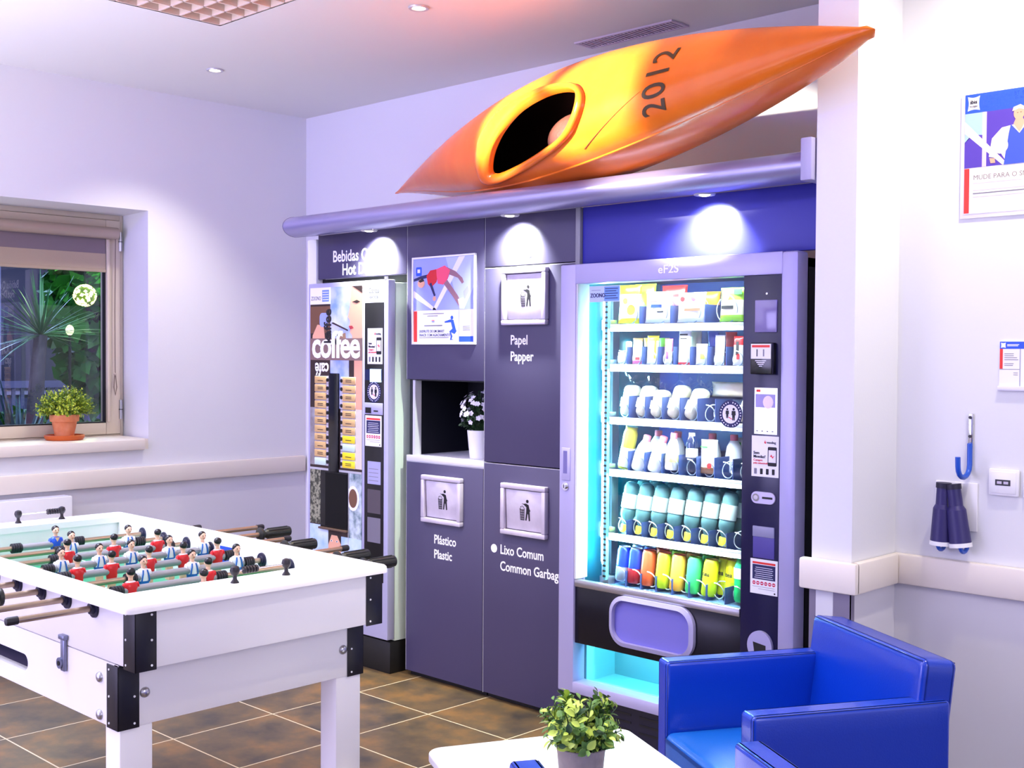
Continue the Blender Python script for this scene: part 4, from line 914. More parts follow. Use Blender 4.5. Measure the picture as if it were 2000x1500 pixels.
front = [('blue and silver can, first from left in the front row of the bottom shelf', CB, CS, None, CS), ('blue and red can, second from left in the front row of the bottom shelf', CB, CS, None, pm('can_dark_red', (150, 30, 40))), ('red orange can, third from left in the front row of the bottom shelf', CR, REDL, None, CR), ('lime green can, fourth from left in the front row of the bottom shelf', CL, REDL, None, CL), ('orange can, fifth from left in the front row of the bottom shelf', CO, REDL, None, CO), ('mint green can, sixth from left in the front row of the bottom shelf', CG, GRL, None, CG), ('bright yellow tea can, seventh from left in the front row of the bottom shelf', CYL, GLD, 'tea', CL)]
XS6 = [-2.893, -2.835, -2.772, -2.700, -2.632, -2.560, -2.488]
for i, (lab, b_, t_, w_, l_) in enumerate(front): can(b_, t_, (XS6[i], 3.607, z6), lab, w_, low=l_)
row2 = [(CS, CS, 'silver'), (CB, CS, 'blue'), (CR, REDL, 'red orange'), (CL, GRL, 'lime green'), (CO, GLD, 'orange'), (CG, GRL, 'green'), (CYL, GLD, 'yellow tea'), (CGD, GLD, 'dark green')]
for r, rn in ((1, 'second'), (2, 'third')):
    for i in range(7):
        b_, t_, nm = row2[(i+r-1) % 8]
        can(b_, t_, (XS6[i]+.012*r+.006, 3.607+.062*r, z6), '%s can, %s from left in the %s row of the bottom shelf' % (nm, ORD[i], rn), 'tea' if 'tea' in nm else None)
can(CYL, GLD, (-2.418, 3.648, z6), 'yellow tea can standing right of the front row of cans', 'tea', low=CL)
can(CGD, GLD, (-2.395, 3.72, z6), 'dark green can behind the green bottle on the bottom shelf')
GB = mat('green_soda', (20, 170, 90), .12, spec=.6)
bottle('soda_bottle', [(0, 0), (.026, 0), (.030, .01), (.029, .07), (.030, .12), (.018, .155), (.012, .17), (0, .171)], GB, GB, [(.013, .167), (.013, .182), (0, .182)], (COLS[5][7]+.006, 3.612, z6), 'green soda bottle at the right end of the bottom vending shelf', g6, 0, MILK, lab_prof=[(.0305, .085), (.0305, .122)])
# ================================================================== KAYAK
KA, KB = V((-4.981, 4.213, 2.347)), V((-1.561, 3.023, 2.368))
ku = (KB-KA); KL = ku.length; ku.normalize()
kn = V((0, -cos(.456), sin(.456))); kn -= ku*kn.dot(ku); kn.normalize()
kv = kn.cross(ku)
if kv.z < 0: kv = -kv
def kprof(s):
    sm, p1, p2 = .528, 1.325, .906
    t = s/sm if s < sm else (1-s)/(1-sm)
    w = lambda q: sin(pi/2*min(1, max(0, q)))**(p1 if s < sm else p2)
    e = .03                                # blunt rounded ends
    return max(w(t) if t > e else w(e)*math.sqrt(max(0, 1-((e-t)/e)**2)), .004)
def ksurf(s, a, k=1.0, off=0.0):
    w = kprof(s); a = rad(a); d = .16 if sin(a) > 0 else .30
    p = KA+ku*KL*s+kn*(.068*4*s*(1-s))+kv*(.24*w*cos(a)*k)+kn*((w**.8)*d*sin(a)*k)
    if off:
        e = (kv*(cos(a)/max(.24*w, .01))+kn*(sin(a)/max(d*w**.8, .01))).normalized()
        p = p+e*off
    return p
def smooth_loop(P, n=8):
    out = []; N = len(P)
    for i in range(N):
        p0, p1, p2, p3 = P[i-1], P[i], P[(i+1) % N], P[(i+2) % N]
        for k in range(n):
            t = k/n
            out.append(tuple(.5*(2*p1[j]+(p2[j]-p0[j])*t+(2*p0[j]-5*p1[j]+4*p2[j]-p3[j])*t*t+(3*p1[j]-p0[j]-3*p2[j]+p3[j])*t**3) for j in (0, 1)))
    return out
def inside(x, y, P):
    c = False; j = len(P)-1
    for i in range(len(P)):
        if (P[i][1] > y) != (P[j][1] > y) and x < (P[j][0]-P[i][0])*(y-P[i][1])/(P[j][1]-P[i][1])+P[i][0]: c = not c
        j = i
    return c
OUT = smooth_loop([(.425, 152), (.431, 129), (.443, 108), (.467, 92), (.510, 85), (.575, 83), (.636, 90), (.662, 103), (.668, 117), (.659, 133), (.640, 146), (.59, 159), (.52, 169), (.462, 174), (.426, 170)])
INN = smooth_loop([(.455, 156), (.466, 140), (.478, 127), (.498, 111), (.530, 96), (.575, 90), (.615, 92), (.648, 101), (.656, 113), (.649, 128), (.627, 141), (.583, 150), (.525, 158), (.474, 163), (.458, 162)])
MIDP = [(o[0]*.35+i[0]*.65, o[1]*.35+i[1]*.65) for o, i in zip(OUT, INN)]
ORG = mat('kayak_orange', (230, 118, 34), .22, spec=.4, coat=.0, noise=(6, (220, 98, 18), .35), bump=(26, .10))
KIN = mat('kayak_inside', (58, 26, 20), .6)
ky = thing('kayak', 'orange kayak numbered 2012 lying on top of the canopy', 'kayak', (KA+KB)/2)
def shell(k, m, hole, NS=150, NA=120):
    b = MB(); vs = [ksurf(i/NS, 360*j/NA, k) for i in range(NS+1) for j in range(NA)]; fs = []
    for i in range(NS):
        for j in range(NA):
            if inside((i+.5)/NS, 360*(j+.5)/NA, hole): continue
            fs.append([i*NA+j, i*NA+(j+1) % NA, (i+1)*NA+(j+1) % NA, (i+1)*NA+j])
    fs.append(list(range(NA))); fs.append([NS*NA+j for j in range(NA)][::-1])
    return b.add(vs, fs, m, True)
shell(1, ORG, MIDP).build('hull', ky, angle=80)
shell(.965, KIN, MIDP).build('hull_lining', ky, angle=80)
# cockpit rim: raised flange and inward lip
b = MB(); N = len(OUT); vs = []
IN2 = INN
for ring, off in ((OUT, -.006), (OUT, .014), ([(o[0]*.7+i[0]*.3, o[1]*.7+i[1]*.3) for o, i in zip(OUT, IN2)], .024), ([(o[0]*.3+i[0]*.7, o[1]*.3+i[1]*.7) for o, i in zip(OUT, IN2)], .022), (IN2, .006), (IN2, -.016)):
    vs += [ksurf(s, a, 1, off) for s, a in ring]
b.add(vs, [[r*N+i, r*N+(i+1) % N, (r+1)*N+(i+1) % N, (r+1)*N+i] for r in range(5) for i in range(N)], ORG, True)
b.build('cockpit_rim', ky, angle=75)
SEATM = mat('kayak_seat_brown', (104, 62, 52), .3, spec=.6, bump=(60, .3))
b = MB(); cc = ksurf(.612, 141, 1, -.085)
bm = bmesh.new(); bmesh.ops.create_uvsphere(bm, u_segments=28, v_segments=18, radius=1)
for v_ in bm.verts:
    q = v_.co; v_.co = cc+ku*q.x*.15+kv*q.y*.085+kn*q.z*.07
b.bm(bm, SEATM, True); b.build('seat', ky)
# hand painted number on the deck and a deck seam
INKK = mat('marker_ink', (64, 42, 14), .5)
cu = bpy.data.curves.new('t', 'FONT'); cu.body = '2012'; cu.size = 1; cu.offset = .008; cu.space_character = 1.12; cu.resolution_u = 4
o = bpy.data.objects.new('t', cu); C.objects.link(o); dg = bpy.context.evaluated_depsgraph_get(); me = bpy.data.meshes.new_from_object(o.evaluated_get(dg))
bm = bmesh.new(); bm.from_mesh(me)
bmesh.ops.subdivide_edges(bm, edges=[e for e in bm.edges if e.calc_length() > .12], cuts=3)
xs = [v_.co.x for v_ in bm.verts]; ys = [v_.co.y for v_ in bm.verts]; wx = max(xs); wy = max(ys)
for v_ in bm.verts:
    tx, ty = v_.co.x/wx, v_.co.y/wy
    v_.co = ksurf(.785+.010*tx-ty*.031, 157-82*tx, 1, .0022)
bmesh.ops.triangulate(bm, faces=bm.faces[:])
MB().bm(bm, INKK).build('deck_number', ky)
bpy.data.objects.remove(o); bpy.data.curves.remove(cu); bpy.data.meshes.remove(me)
MB().tube([ksurf(.655+.10*t, 166-44*t, 1, .0005) for t in [i/20 for i in range(21)]], .0016, mat('scratch_brown', (110, 52, 10), .6), 5, rr=[.0022-.0016*i/20 for i in range(21)]).build('deck_scratch', ky)  # thin dark brown crack line on the deck
MB().tube([ksurf(.03+.94*t, 184, 1, -.001) for t in [i/60 for i in range(61)]], .005, ORG, 8, rr=[.002+.004*sin(pi*i/60) for i in range(61)]).build('deck_joint', ky)

# ================================================================== RIGHT WALL
RW = RY-.001
def pillow_logo(b, T, x0, y0, x1, y1, m, th):
    P = []; n = 8; w = x1-x0; h = y1-y0
    for i in range(n): t = i/n; P.append((x0+w*t, y1-h*.10*sin(pi*t)))
    for i in range(n): t = i/n; P.append((x1-w*.08*sin(pi*t), y1-h*t))
    for i in range(n): t = i/n; P.append((x1-w*t, y0+h*.08*sin(pi*t)))
    for i in range(n): t = i/n; P.append((x0+w*.08*sin(pi*t), y0+h*t))
    b.poly(P, th, m, T)
pa = thing('poster', 'large poster of a person in blue with white cap on the right wall', 'poster', (-1.41, RY, 2.1))
MB().box(-1.585, -1.24, RY-.006, RY, 1.905, 2.29, mat('acrylic_holder', (236, 232, 236), .2), .001).build('poster_holder', pa)
MB().box(-1.572, -1.25, RY-.008, RY-.006, 1.919, 2.288, PAPER).build('poster_sheet', pa)
T = frontT(-1.572, RY-.008, 1.919); w = .322; d_ = .0006
m = MB().rect(0, .310, w, .369, d_, BLUEINK, T); pillow_logo(m, T, .008, .318, .046, .362, WHITEINK, .001)
m.text('ibis', .017, INK, T, .027, .339, 'CENTER', th=.0012, bold=.0002).text('budget', .009, GREYINK, T, .027, .329, 'CENTER', th=.0012)
m.text('O IBIS BUDGET É O', .0165, WHITEINK, T, .056, .349, bold=.0003).text('AOS SEUS LUGARES', .0165, WHITEINK, T, .056, .334, bold=.0003).text('IBIS BUDGET IS YOUR PLACE', .0125, WHITEINK, T, .056, .319, bold=.0002)
m.build('poster_banner', pa)
PURP = mat('print_violet', (82, 58, 170), .6); LBL = mat('print_light_blue', (160, 192, 240), .6); PLIL = mat('print_pale_lilac', (222, 192, 212), .6); CREAMC = mat('print_cream_cloth', (240, 226, 204), .6); BLUC = mat('print_blue_cloth', (58, 84, 222), .6)
m = MB().rect(0, .142, w, .310, d_, PURP, T).rect(0, .21, .055, .310, .0008, LBL, T).poly([(0, .226), (.022, .240), (0, .22)], .001, LBL, T).poly([(0, .142), (.055, .142), (.055, .24), (.022, .244), (0, .222)], .001, PURP, T).rect(.055, .142, .068, .310, .001, PLIL, T)
m.poly([(0, .286), (0, .250), (.118, .142), (.135, .142)], .0014, CREAMC, T)
m.poly([(.150, .26), (.115, .255), (.085, .225), (.076, .170), (.092, .166), (.105, .19), (.135, .142), (.22, .142), (.232, .25), (.19, .262)], .0016, CREAMC, T)
m.poly([(.142, .262), (.136, .235), (.122, .142), (.205, .142), (.20, .24), (.192, .262), (.168, .232)], .002, BLUC, T).poly([(.150, .262), (.168, .236), (.184, .262), (.176, .28), (.158, .28)], .0022, SKIN, T)
m.disc(.166, .292, .016, .0024, SKIN, T, 16, .02).poly([(.146, .300), (.150, .312), (.170, .318), (.186, .308), (.186, .300), (.166, .306)], .0028, CREAMC, T).disc(.112, .200, .023, .0024, mat('print_white_ball', (236, 222, 214), .6), T, 18, .024)
m.rect(.160, .293, .164, .2945, .0028, INK, T).rect(.170, .294, .174, .2955, .0028, INK, T)
m.poly([(.078, .166), (.094, .164), (.096, .150), (.082, .150)], .002, SKIN, T)
m.build('poster_picture', pa)
m = MB().rect(0, .002, .016, .140, d_, REDINK, T).text('MUDE PARA O SMART', .021, mat('warm_grey_ink', (142, 128, 122), .6), T, .028, .104, sx=.98)
for y, a in ((.092, .24), (.070, .28), (.060, .28), (.050, .26)): m.rect(.028, y, a, y+.0035, d_, GREYINK if abs(y-.06) < .002 else mat('pale_ink', (206, 200, 204), .6), T)
m.build('poster_text', pa)
pb = thing('leaflet_holder', 'small wall leaflet with blue band and red strip above the hook', 'leaflet', (-1.39, RY, 1.45))
MB().box(-1.458, -1.318, RY-.012, RY, 1.372, 1.386, mat('leaflet_ledge', (222, 220, 236), .3), .002).box(-1.455, -1.32, RY-.004, RY, 1.386, 1.523, PAPER).build('holder', pb)
T = frontT(-1.454, RY-.004, 1.384); m = MB().rect(0, .116, .134, .138, d_, BLUEINK, T).rect(0, .055, .009, .116, d_, REDINK, T).rect(.060, 0, .063, .116, d_, GREYP, T).rect(0, .053, .060, .0545, d_, GREYINK, T); pillow_logo(m, T, .003, .119, .018, .135, WHITEINK, .001)
for y, a in ((.128, .058), (.124, .055)): m.rect(.022, y, a, y+.002, .001, WHITEINK, T)
for y, a in ((.100, .042), (.094, .042), (.088, .052), (.082, .056), (.070, .042), (.065, .04), (.042, .055), (.036, .055)): m.rect(.014 if y > .05 else .042, y, a, y+.0018, d_, GREYINK, T)
m.build('leaflet_print', pb)
BLH = mat('blue_vinyl_dip', (24, 82, 190), .3, spec=.6)
def jhook(x, z0, z1, depth, label, rise, r=.0065, plate=None):
    t = thing('wall_hook', label, 'hook', (x, RY, z0), group='blue coated wall hooks')
    y0 = RY-.010
    pts = [(x, y0, z1), (x, y0, z0+depth*.42)]
    for i in range(1, 9):
        a = pi*i/8; pts.append((x, y0-depth*.5+depth*.5*cos(a), z0+depth*.42-depth*.42*sin(a)))
    pts.append((x, y0-depth*1.02, z0+depth*.42+rise))
    MB().tube(pts, r, BLH, 12).build('hook_bend', t)
    if plate:
        m = MB().box(x-.008, x+.008, RY-.009, RY-.003, z1-.004, plate, CHROME, .002); 
        for zz in (plate-.012, z1+.022): m.cyl((x, RY-.012, zz), (x, RY-.008, zz), .005, DARK, n=10)
        m.build('hook_plate', t)
    return t
jhook(-1.540, 1.102, 1.205, .085, 'big empty blue and chrome hook above the binoculars', .03, .008, 1.298)
jhook(-1.614, .868, .925, .055, 'small blue hook under the left binocular barrel', .028, .0065)
jhook(-1.542, .868, .925, .055, 'small blue hook under the right binocular barrel', .028, .0065)
bn = thing('binoculars', 'dark violet toy binoculars hanging on two blue hooks', 'binoculars', (-1.58, RY-.05, .89))
BIN = mat('binocular_violet', (50, 44, 98), .4, spec=.4); BDK = mat('binocular_dark', (30, 27, 50), .5)
for x, tl, dy, nm in ((-1.612, -2, 0, 'l'), (-1.548, 8, 0, 'r')):
    T = Matrix.Translation((x, RY-.046, .884)) @ Matrix.Rotation(rad(-tl), 4, 'Y')
    m = MB().cyl((0, 0, .012), (0, 0, .115), .033, BIN, .029, 26, T).cyl((0, 0, .115), (0, 0, .128), .029, BIN, .022, 26, T).cyl((0, 0, .128), (0, 0, .192), .022, BIN, .021, 26, T).cyl((0, 0, .180), (0, 0, .196), .0235, BDK, .0235, 26, T)
    br = m.build('barrel', bn)
    MB().cyl((0, 0, 0), (0, 0, .013), .0345, WHITE_P, .0345, 26, T).build('objective_ring', br)
MB().cyl((-1.585, RY-.05, .95), (-1.585, RY-.05, 1.045), .009, BDK).build('bridge', bn)
wp = tag(MB().box(-1.650, -1.515, RY-.008, RY, .93, 1.082, WHITE_P, .003).build('wall_bracket'), 'white wall plate behind the binoculars', 'bracket')
so = thing('usb_socket', 'white wall plate with two black USB ports', 'socket', (-1.434, RY, 1.09))
MB().box(-1.480, -1.388, RY-.011, RY, 1.050, 1.132, WHITE_P, .004).box(-1.472, -1.396, RY-.0135, RY-.010, 1.058, 1.124, WHITE_P, .002).build('socket_plate', so)
MB().box(-1.458, -1.412, RY-.0145, RY-.013, 1.082, 1.100, DARK).box(-1.452, -1.438, RY-.016, RY-.014, 1.087, 1.095, STEEL).box(-1.432, -1.418, RY-.016, RY-.014, 1.087, 1.095, STEEL).build('usb_ports', so)
s2 = tag(MB().box(-1.376, -1.290, RY-.011, RY, 1.050, 1.132, WHITE_P, .004).box(-1.366, -1.30, RY-.0135, RY-.010, 1.058, 1.124, WHITE_P, .002).build('wall_switch'), 'white plate cut by the right edge beside the USB plate', 'switch')
# ================================================================== FOOSBALL TABLE
ft = thing('foosball_table', 'white foosball table with black corner guards and eight rods', 'foosball table', (-3.22, 1.69, 0))
FX0, FX1, FY0_, FY1_ = -3.958, -2.492, 1.338, 2.062
RODM = mat('rod_metal', (176, 156, 134), .28, metal=.8); SLV = mat('rod_sleeve', (150, 150, 156), .4, metal=.35); RUBB = mat('bumper_rubber', (30, 28, 36), .5); BUSH = mat('bushing_navy', (28, 28, 58), .35)
RX0, RX1, RY0, RY1 = -3.972, -2.466, 1.304, 2.074
IX0, IX1, IY0, IY1 = -3.845, -2.605, 1.372, 2.008
m = MB(); vs = []; nr = 28
for k, z in ((0, .880), (-.0, .888), (.002, .896), (.007, .900)): vs += [V((x, y, z)) for x, y in rrect(RX0+k, RY0+k, RX1-k, RY1-k, .022-k, 6)]
for z in (.900, .880): vs += [V((x, y, z)) for x, y in rrect(IX0, IY0, IX1, IY1, .004, 6)]
m.add(vs, [[r*nr+i, r*nr+(i+1) % nr, ((r+1) % 6)*nr+(i+1) % nr, ((r+1) % 6)*nr+i] for r in range(6) for i in range(nr)], LAM, True)
m.build('top_rim', ft, angle=50)
m = MB(); zu0, zu1 = .742, .880
m.box(FX0, FX1, FY0_, IY0+.004, zu0, zu1, LAM, .002).box(FX0, FX1, IY1-.004, FY1_, zu0, zu1, LAM, .002).box(FX0, IX0-.01, IY0, IY1, zu0, zu1, LAM, .002).box(IX1+.01, FX1, IY0, IY1, zu0, zu1, LAM, .002)
m.build('upper_box', ft)
PF = mat('pitch_green', (40, 150, 104), .35, spec=.4)
m = MB().box(IX0, IX1, IY0, IY1, .752, .766, PF)
TP = Matrix.Translation((0, 0, .766)); LINE = mat('pitch_line', (236, 244, 238), .5)
xm, ym = (IX0+IX1)/2, (IY0+IY1)/2
m.rect(xm-.004, IY0, xm+.004, IY1, .0006, LINE, TP)
for s_ in (-1, 1):
    xe = IX1 if s_ > 0 else IX0
    m.rect(min(xe-s_*.20, xe-s_*.206), ym-.17, max(xe-s_*.20, xe-s_*.206), ym+.17, .0006, LINE, TP); m.rect(min(xe, xe-s_*.2), ym-.173, max(xe, xe-s_*.2), ym-.167, .0006, LINE, TP); m.rect(min(xe, xe-s_*.2), ym+.167, max(xe, xe-s_*.2), ym+.173, .0006, LINE, TP)
P = [(xm+.11*cos(2*pi*i/40), ym+.11*sin(2*pi*i/40)) for i in range(40)]
m.tube([(x, y, .766) for x, y in P], .003, LINE, 6, closed=True)
m.build('pitch', ft)
m = MB(); LX0, LX1, zl0, zl1 = -3.89, -2.573, .588, .740
# near long side with the ball return slot
C_ = [(-3.89, zl1), (LX1, zl1), (LX1, zl0), (-3.89, zl0), (-3.89, .615), (-3.46, .631)]
C_ = [(LX0, zl1), (LX1, zl1), (LX1, zl0), (LX0, zl0), (LX0, .60), (-3.42, .60), (-3.44, .632)]+[(-3.085+.024*cos(a), .654+.022*sin(a)) for a in [rad(-90+15*i) for i in range(13)]]+[(-3.44, .676), (-3.42, .70), (LX0, .70)]
m.poly(C_, .022, LAM, frontT(0, FY0_+.022, 0))
m.box(LX0, -3.44, FY0_, FY0_+.021, .60, .70, LAM)
m.box(LX0, LX1, FY1_-.022, FY1_, zl0, zl1, LAM, .001).box(LX0, LX0+.02, FY0_+.022, FY1_-.022, zl0, zl1, LAM).box(LX1-.02, LX1, FY0_+.0, FY1_-.0, zl0, zl1, LAM, .001)
m.box(LX0+.02, LX1-.02, FY0_+.022, FY1_-.022, zl0+.002, zl0+.014, LAM)
m.build('lower_box', ft)
m = MB().box(-3.46, -3.05, FY0_+.024, FY0_+.20, .606, .625, mat('ball_tray_grey', (120, 112, 150), .5)).box(-3.46, -3.05, FY0_+.19, FY0_+.2, .625, .72, MATS['ball_tray_grey']); m.build('ball_return_tray', ft)
GUARD = mat('corner_guard_black', (22, 20, 28), .4, spec=.5)
def guard(x, y, sx_, sy_, z0, z1):
    k = .052; t = .003
    m = MB().box(x, x+sx_*t, y-sy_*k, y+sy_*t, z0, z1, GUARD, .001).box(x-sx_*k, x+sx_*t, y, y+sy_*t, z0, z1, GUARD, .001)
    for zz in (z0+.012, (z0+z1)/2, z1-.012):
        m.cyl((x+sx_*t, y-sy_*k*.75, zz), (x+sx_*(t+.0015), y-sy_*k*.75, zz), .0028, WHITE_P, n=8); m.cyl((x-sx_*k*.75, y+sy_*t, zz), (x-sx_*k*.75, y+sy_*(t+.0015), zz), .0028, WHITE_P, n=8)
    m.build('corner_guard', ft)
for x, sx_ in ((FX1, 1), (FX0, -1)):
    for y, sy_ in ((FY0_, -1), (FY1_, 1)): guard(x, y, sx_, sy_, .738, .880)
for x, sx_ in ((LX1, 1), (LX0, -1)):
    for y, sy_ in ((FY0_, -1), (FY1_, 1)): guard(x, y, sx_, sy_, .585, .737)
for x in (-2.645, -3.82):
    for y in (FY0_+.004, FY1_-.088): 
        MB().box(x-.002, x+.070, y, y+.086, 0, .59, LAM, .006).build('leg', ft)
def bolt(p, ax):
    o = V(p); MB().lathe([(.013, 0), (.013, .002), (.011, .006), (.006, .0085), (0, .009)], ALU, o, 18, axis=V(ax)).build('bolt', ft)
for p in ((LX1, 1.405, .665), (LX1, 1.995, .663)): bolt(p, (1, 0, 0))
for p in ((-2.662, FY0_, .697), (-2.662, FY0_, .607)): bolt(p, (0, -1, 0))
LST = mat('latch_steel', (128, 132, 156), .35, metal=.7)
m = MB().box(-2.852, -2.832, FY0_-.010, FY0_-.001, .678, .765, LST, .002).box(-2.857, -2.827, FY0_-.014, FY0_, .757, .769, LST, .002).cyl((-2.852, FY0_-.014, .697), (-2.852, FY0_, .697), .014, LST, n=16).cyl((-2.852, FY0_-.016, .697), (-2.852, FY0_-.013, .697), .006, DARK, n=12)
m.build('latch', ft)
# rim screws
m = MB()
for x, y in ((-2.53, 1.325), (-2.57, 1.345), (-2.62, 1.335), (-2.9, 1.332), (-2.535, 2.05), (-2.60, 2.045), (-2.7, 2.04), (-2.95, 2.05), (-3.3, 2.05), (-2.53, 1.6), (-2.53, 1.86), (-3.93, 2.04), (-3.93, 1.62)): m.cyl((x, y, .899), (x, y, .9004), .0055, STEEL, n=10)
m.build('rim_screws', ft)
MB().box(-3.20, -3.10, IY1-.0055, IY1-.0045, .82, .875, mat('inner_sticker_blue', (40, 74, 190), .4)).build('inner_sticker', ft)
# score counters
BEAD = mat('bead_black', (34, 30, 36), .4)
for x, ys in ((-2.540, (1.632, 1.786)), (-3.925, (1.685, 1.835))):
    m = MB()
    for y in ys: m.lathe([(.011, 0), (.010, .004), (.0055, .010), (.005, .018), (.010, .024), (.0125, .032), (.010, .041), (.004, .044), (0, .0445)], BEAD, (x, y, .899), 18)
    m.cyl((x, ys[0], .929), (x, ys[1], .929), .002, CHROME, n=8); o = m.build('score_counter', ft)
    b = MB(); y0 = ys[1]-.068 if x > -3 else ys[1]-.048
    if x > -3: y0 = ys[0]+.028
    for k in range(5): b.lathe([(.003, -.0035), (.009, -.003), (.010, 0), (.009, .003), (.003, .0035)], BEAD, (x, y0+k*.0085, .929), 14, axis=V((0, 1, 0)))
    b.build('score_beads', o)
# rods with players
SK = mat('figure_skin', (240, 190, 160), .35); HR = mat('figure_hair', (20, 16, 20), .3); RSH = mat('figure_red', (214, 26, 34), .3); WSH = mat('figure_white', (240, 240, 244), .3); BST = mat('figure_blue', (28, 100, 184), .3); DBL = mat('figure_royal', (30, 80, 200), .3)
def player(x, y, team, parent, tilt=0):
    f = -1 if team == 'red' else 1      # facing along x
    T = Matrix.Translation((x, y, ZR)) @ Matrix.Rotation(rad(tilt), 4, 'Y') @ Matrix.Diagonal((f, 1, 1, 1))
    b = MB(); sh = {'red': RSH, 'white': WSH, 'blue': DBL}[team]
    # torso as stacked rings, then legs, feet, neck, head
    def rings(R, m):
        n = 14; vs = []
        for (cx, z, rx, ry) in R:
            for k in range(n):
                a = 2*pi*k/n; vs.append((cx+rx*cos(a), ry*(abs(sin(a))**.8)*(1 if sin(a) > 0 else -1), z))
        fs = [[i*n+k, i*n+(k+1) % n, (i+1)*n+(k+1) % n, (i+1)*n+k] for i in range(len(R)-1) for k in range(n)]+[list(range(n))[::-1], [(len(R)-1)*n+k for k in range(n)]]
        b.add(vs, fs, m, True, T)
    rings([(0, -.024, .011, .0145), (0, -.012, .0125, .016), (0, .006, .0135, .0195), (0, .015, .0125, .0195), (0, .021, .009, .015), (0, .024, .005, .007)], sh)
    rings([(0, -.060, .008, .011), (0, -.040, .009, .0125), (0, -.023, .0105, .014)], SK if team != 'blue' else DBL)
    b.box(-.010, .016, -.011, .011, -.078, -.058, WSH if team == 'red' else SK, .004, T)
    rings([(0, .020, .0058, .0062), (0, .034, .0056, .006)], SK)
    b.ball((.001, 0, .043), .0115, SK, T, 14, (.95, .9, 1.12)); b.ball((.0125, 0, .0415), .0028, SK, T, 8, (1, .7, 1.2))
    b.ball((-.0022, 0, .0475), .0119, HR, T, 14, (.98, .98, .92))
    for s_ in (-1, 1): b.ball((.0105, s_*.0045, .0448), .0016, HR, T, 6)
    b.box(.010, .0118, -.003, .003, .0355, .0365, mat('figure_lip', (190, 70, 70), .4), 0, T)
    for s_ in (-1, 1): b.ball((.0, s_*.0195, .006), .0075, sh, T, 10, (1.1, .55, 1.9))
    if team == 'white':
        for s_ in (-1, 1): b.tube([(.0105, s_*.006, .020), (.0142, s_*.008, .010), (.0138, s_*.0105, -.004), (.0130, s_*.0115, -.012)], .0022, BST, 6, T=T)
        rings([(0, -.0248, .0118, .0152), (0, -.010, .0132, .0168)], BST)
    if team == 'red': rings([(0, .0205, .0095, .0155), (0, .0235, .0068, .0095)], WSH)
    if team == 'blue': b.poly([(-.008, .022), (.008, .022), (0, .008)], .001, SK, T @ Matrix(((0, 0, 1, .013), (1, 0, 0, 0), (0, 1, 0, 0), (0, 0, 0, 1))))
    b.build('player', parent)
ZR = .858; RX = [-2.69-.1415*i for i in range(8)]
rods = [('red', [1.635], (1.13, 2.275), 1), ('red', [1.507, 1.735], (1.11, 2.29), 1), ('white', [1.62, 1.77, 1.916], (1.112, 2.32), -1), ('red', [1.50, 1.60, 1.715, 1.825, 1.94], (1.10, 2.30), 1),
        ('white', [1.52, 1.635, 1.735, 1.86, 1.975], (1.07, 2.30), -1), ('red', [1.605, 1.753, 1.90], (1.16, 2.40), 1), ('white', [1.685, 1.876], (1.08, 2.385), -1), ('blue', [1.70], (1.0, 2.22), -1)]
GRIP = mat('grip_black', (34, 36, 34), .4)
for i, (team, ys, (y0, y1), hs) in enumerate(rods):
    x = RX[i]
    b = MB().cyl((x, y0, ZR), (x, y1, ZR), .0078, RODM, n=16)
    e0, e1 = (y0, y1)
    r = b.build('rod', ft)
    # thicker grey sleeve between the outermost players, rubber bumpers at its ends
    a0, a1 = ys[0]-.022, ys[-1]+.022
    if len(ys) == 1: a0, a1 = ys[0]-.11, ys[0]+.06
    MB().cyl((x, a0, ZR), (x, a1, ZR), .0105, SLV, n=18).build('rod_sleeve', r)
    for yy, s_ in ((a0, -1), (a1, 1)):
        m = MB()
        for k in range(4): m.cyl((x, yy+s_*(.003+k*.0075), ZR), (x, yy+s_*(.009+k*.0075), ZR), .0155, RUBB, n=18)
        m.cyl((x, yy, ZR), (x, yy+s_*.033, ZR), .0125, RUBB, n=16)
        m.build('bumper', r)
    for y in ys: player(x, y, team, r)
    for yw, s_ in ((FY0_, -1), (FY1_, 1)):
        MB().lathe([(.0080, .014), (.0135, .013), (.0145, .006), (.0225, .005), (.0235, 0)], BUSH, (x, yw, ZR), 24, axis=V((0, s_, 0))).build('bushing', ft)
    for yw, s_ in ((IY0+.004, 1), (IY1-.004, -1)):
        MB().lathe([(.0080, .010), (.0125, .009), (.0135, .005), (.0215, .004), (.0225, 0)], BUSH, (x, yw, ZR), 24, axis=V((0, s_, 0))).build('bushing', ft)
    # plain capped end and handle end
    ye = y0 if hs > 0 else y1; s_ = -1 if hs > 0 else 1
    MB().lathe([(.0098, -.022), (.0102, .0), (.0085, .005), (0, .007)], RUBB, (x, ye, ZR), 16, axis=V((0, s_, 0))).build('end_cap', r)
    yh = y1 if hs > 0 else y0; s_ = 1 if hs > 0 else -1
    m = MB().lathe([(.009, -.125), (.0225, -.121), (.0235, -.116), (.0225, -.112), (.011, -.110), (.0105, -.100), (.0155, -.094), (.0165, -.06), (.0160, -.02), (.0175, -.004), (.0165, 0), (0, .002)], GRIP, (x, yh+s_*.0, ZR), 20, axis=V((0, s_, 0)))
    for k in range(8):
        a = 2*pi*k/8; m.tube([(x+.0165*cos(a), yh-s_*.09, ZR+.0165*sin(a)), (x+.0172*cos(a), yh-s_*.008, ZR+.0172*sin(a))], .0022, GRIP, 5)
    m.build('handle', r)
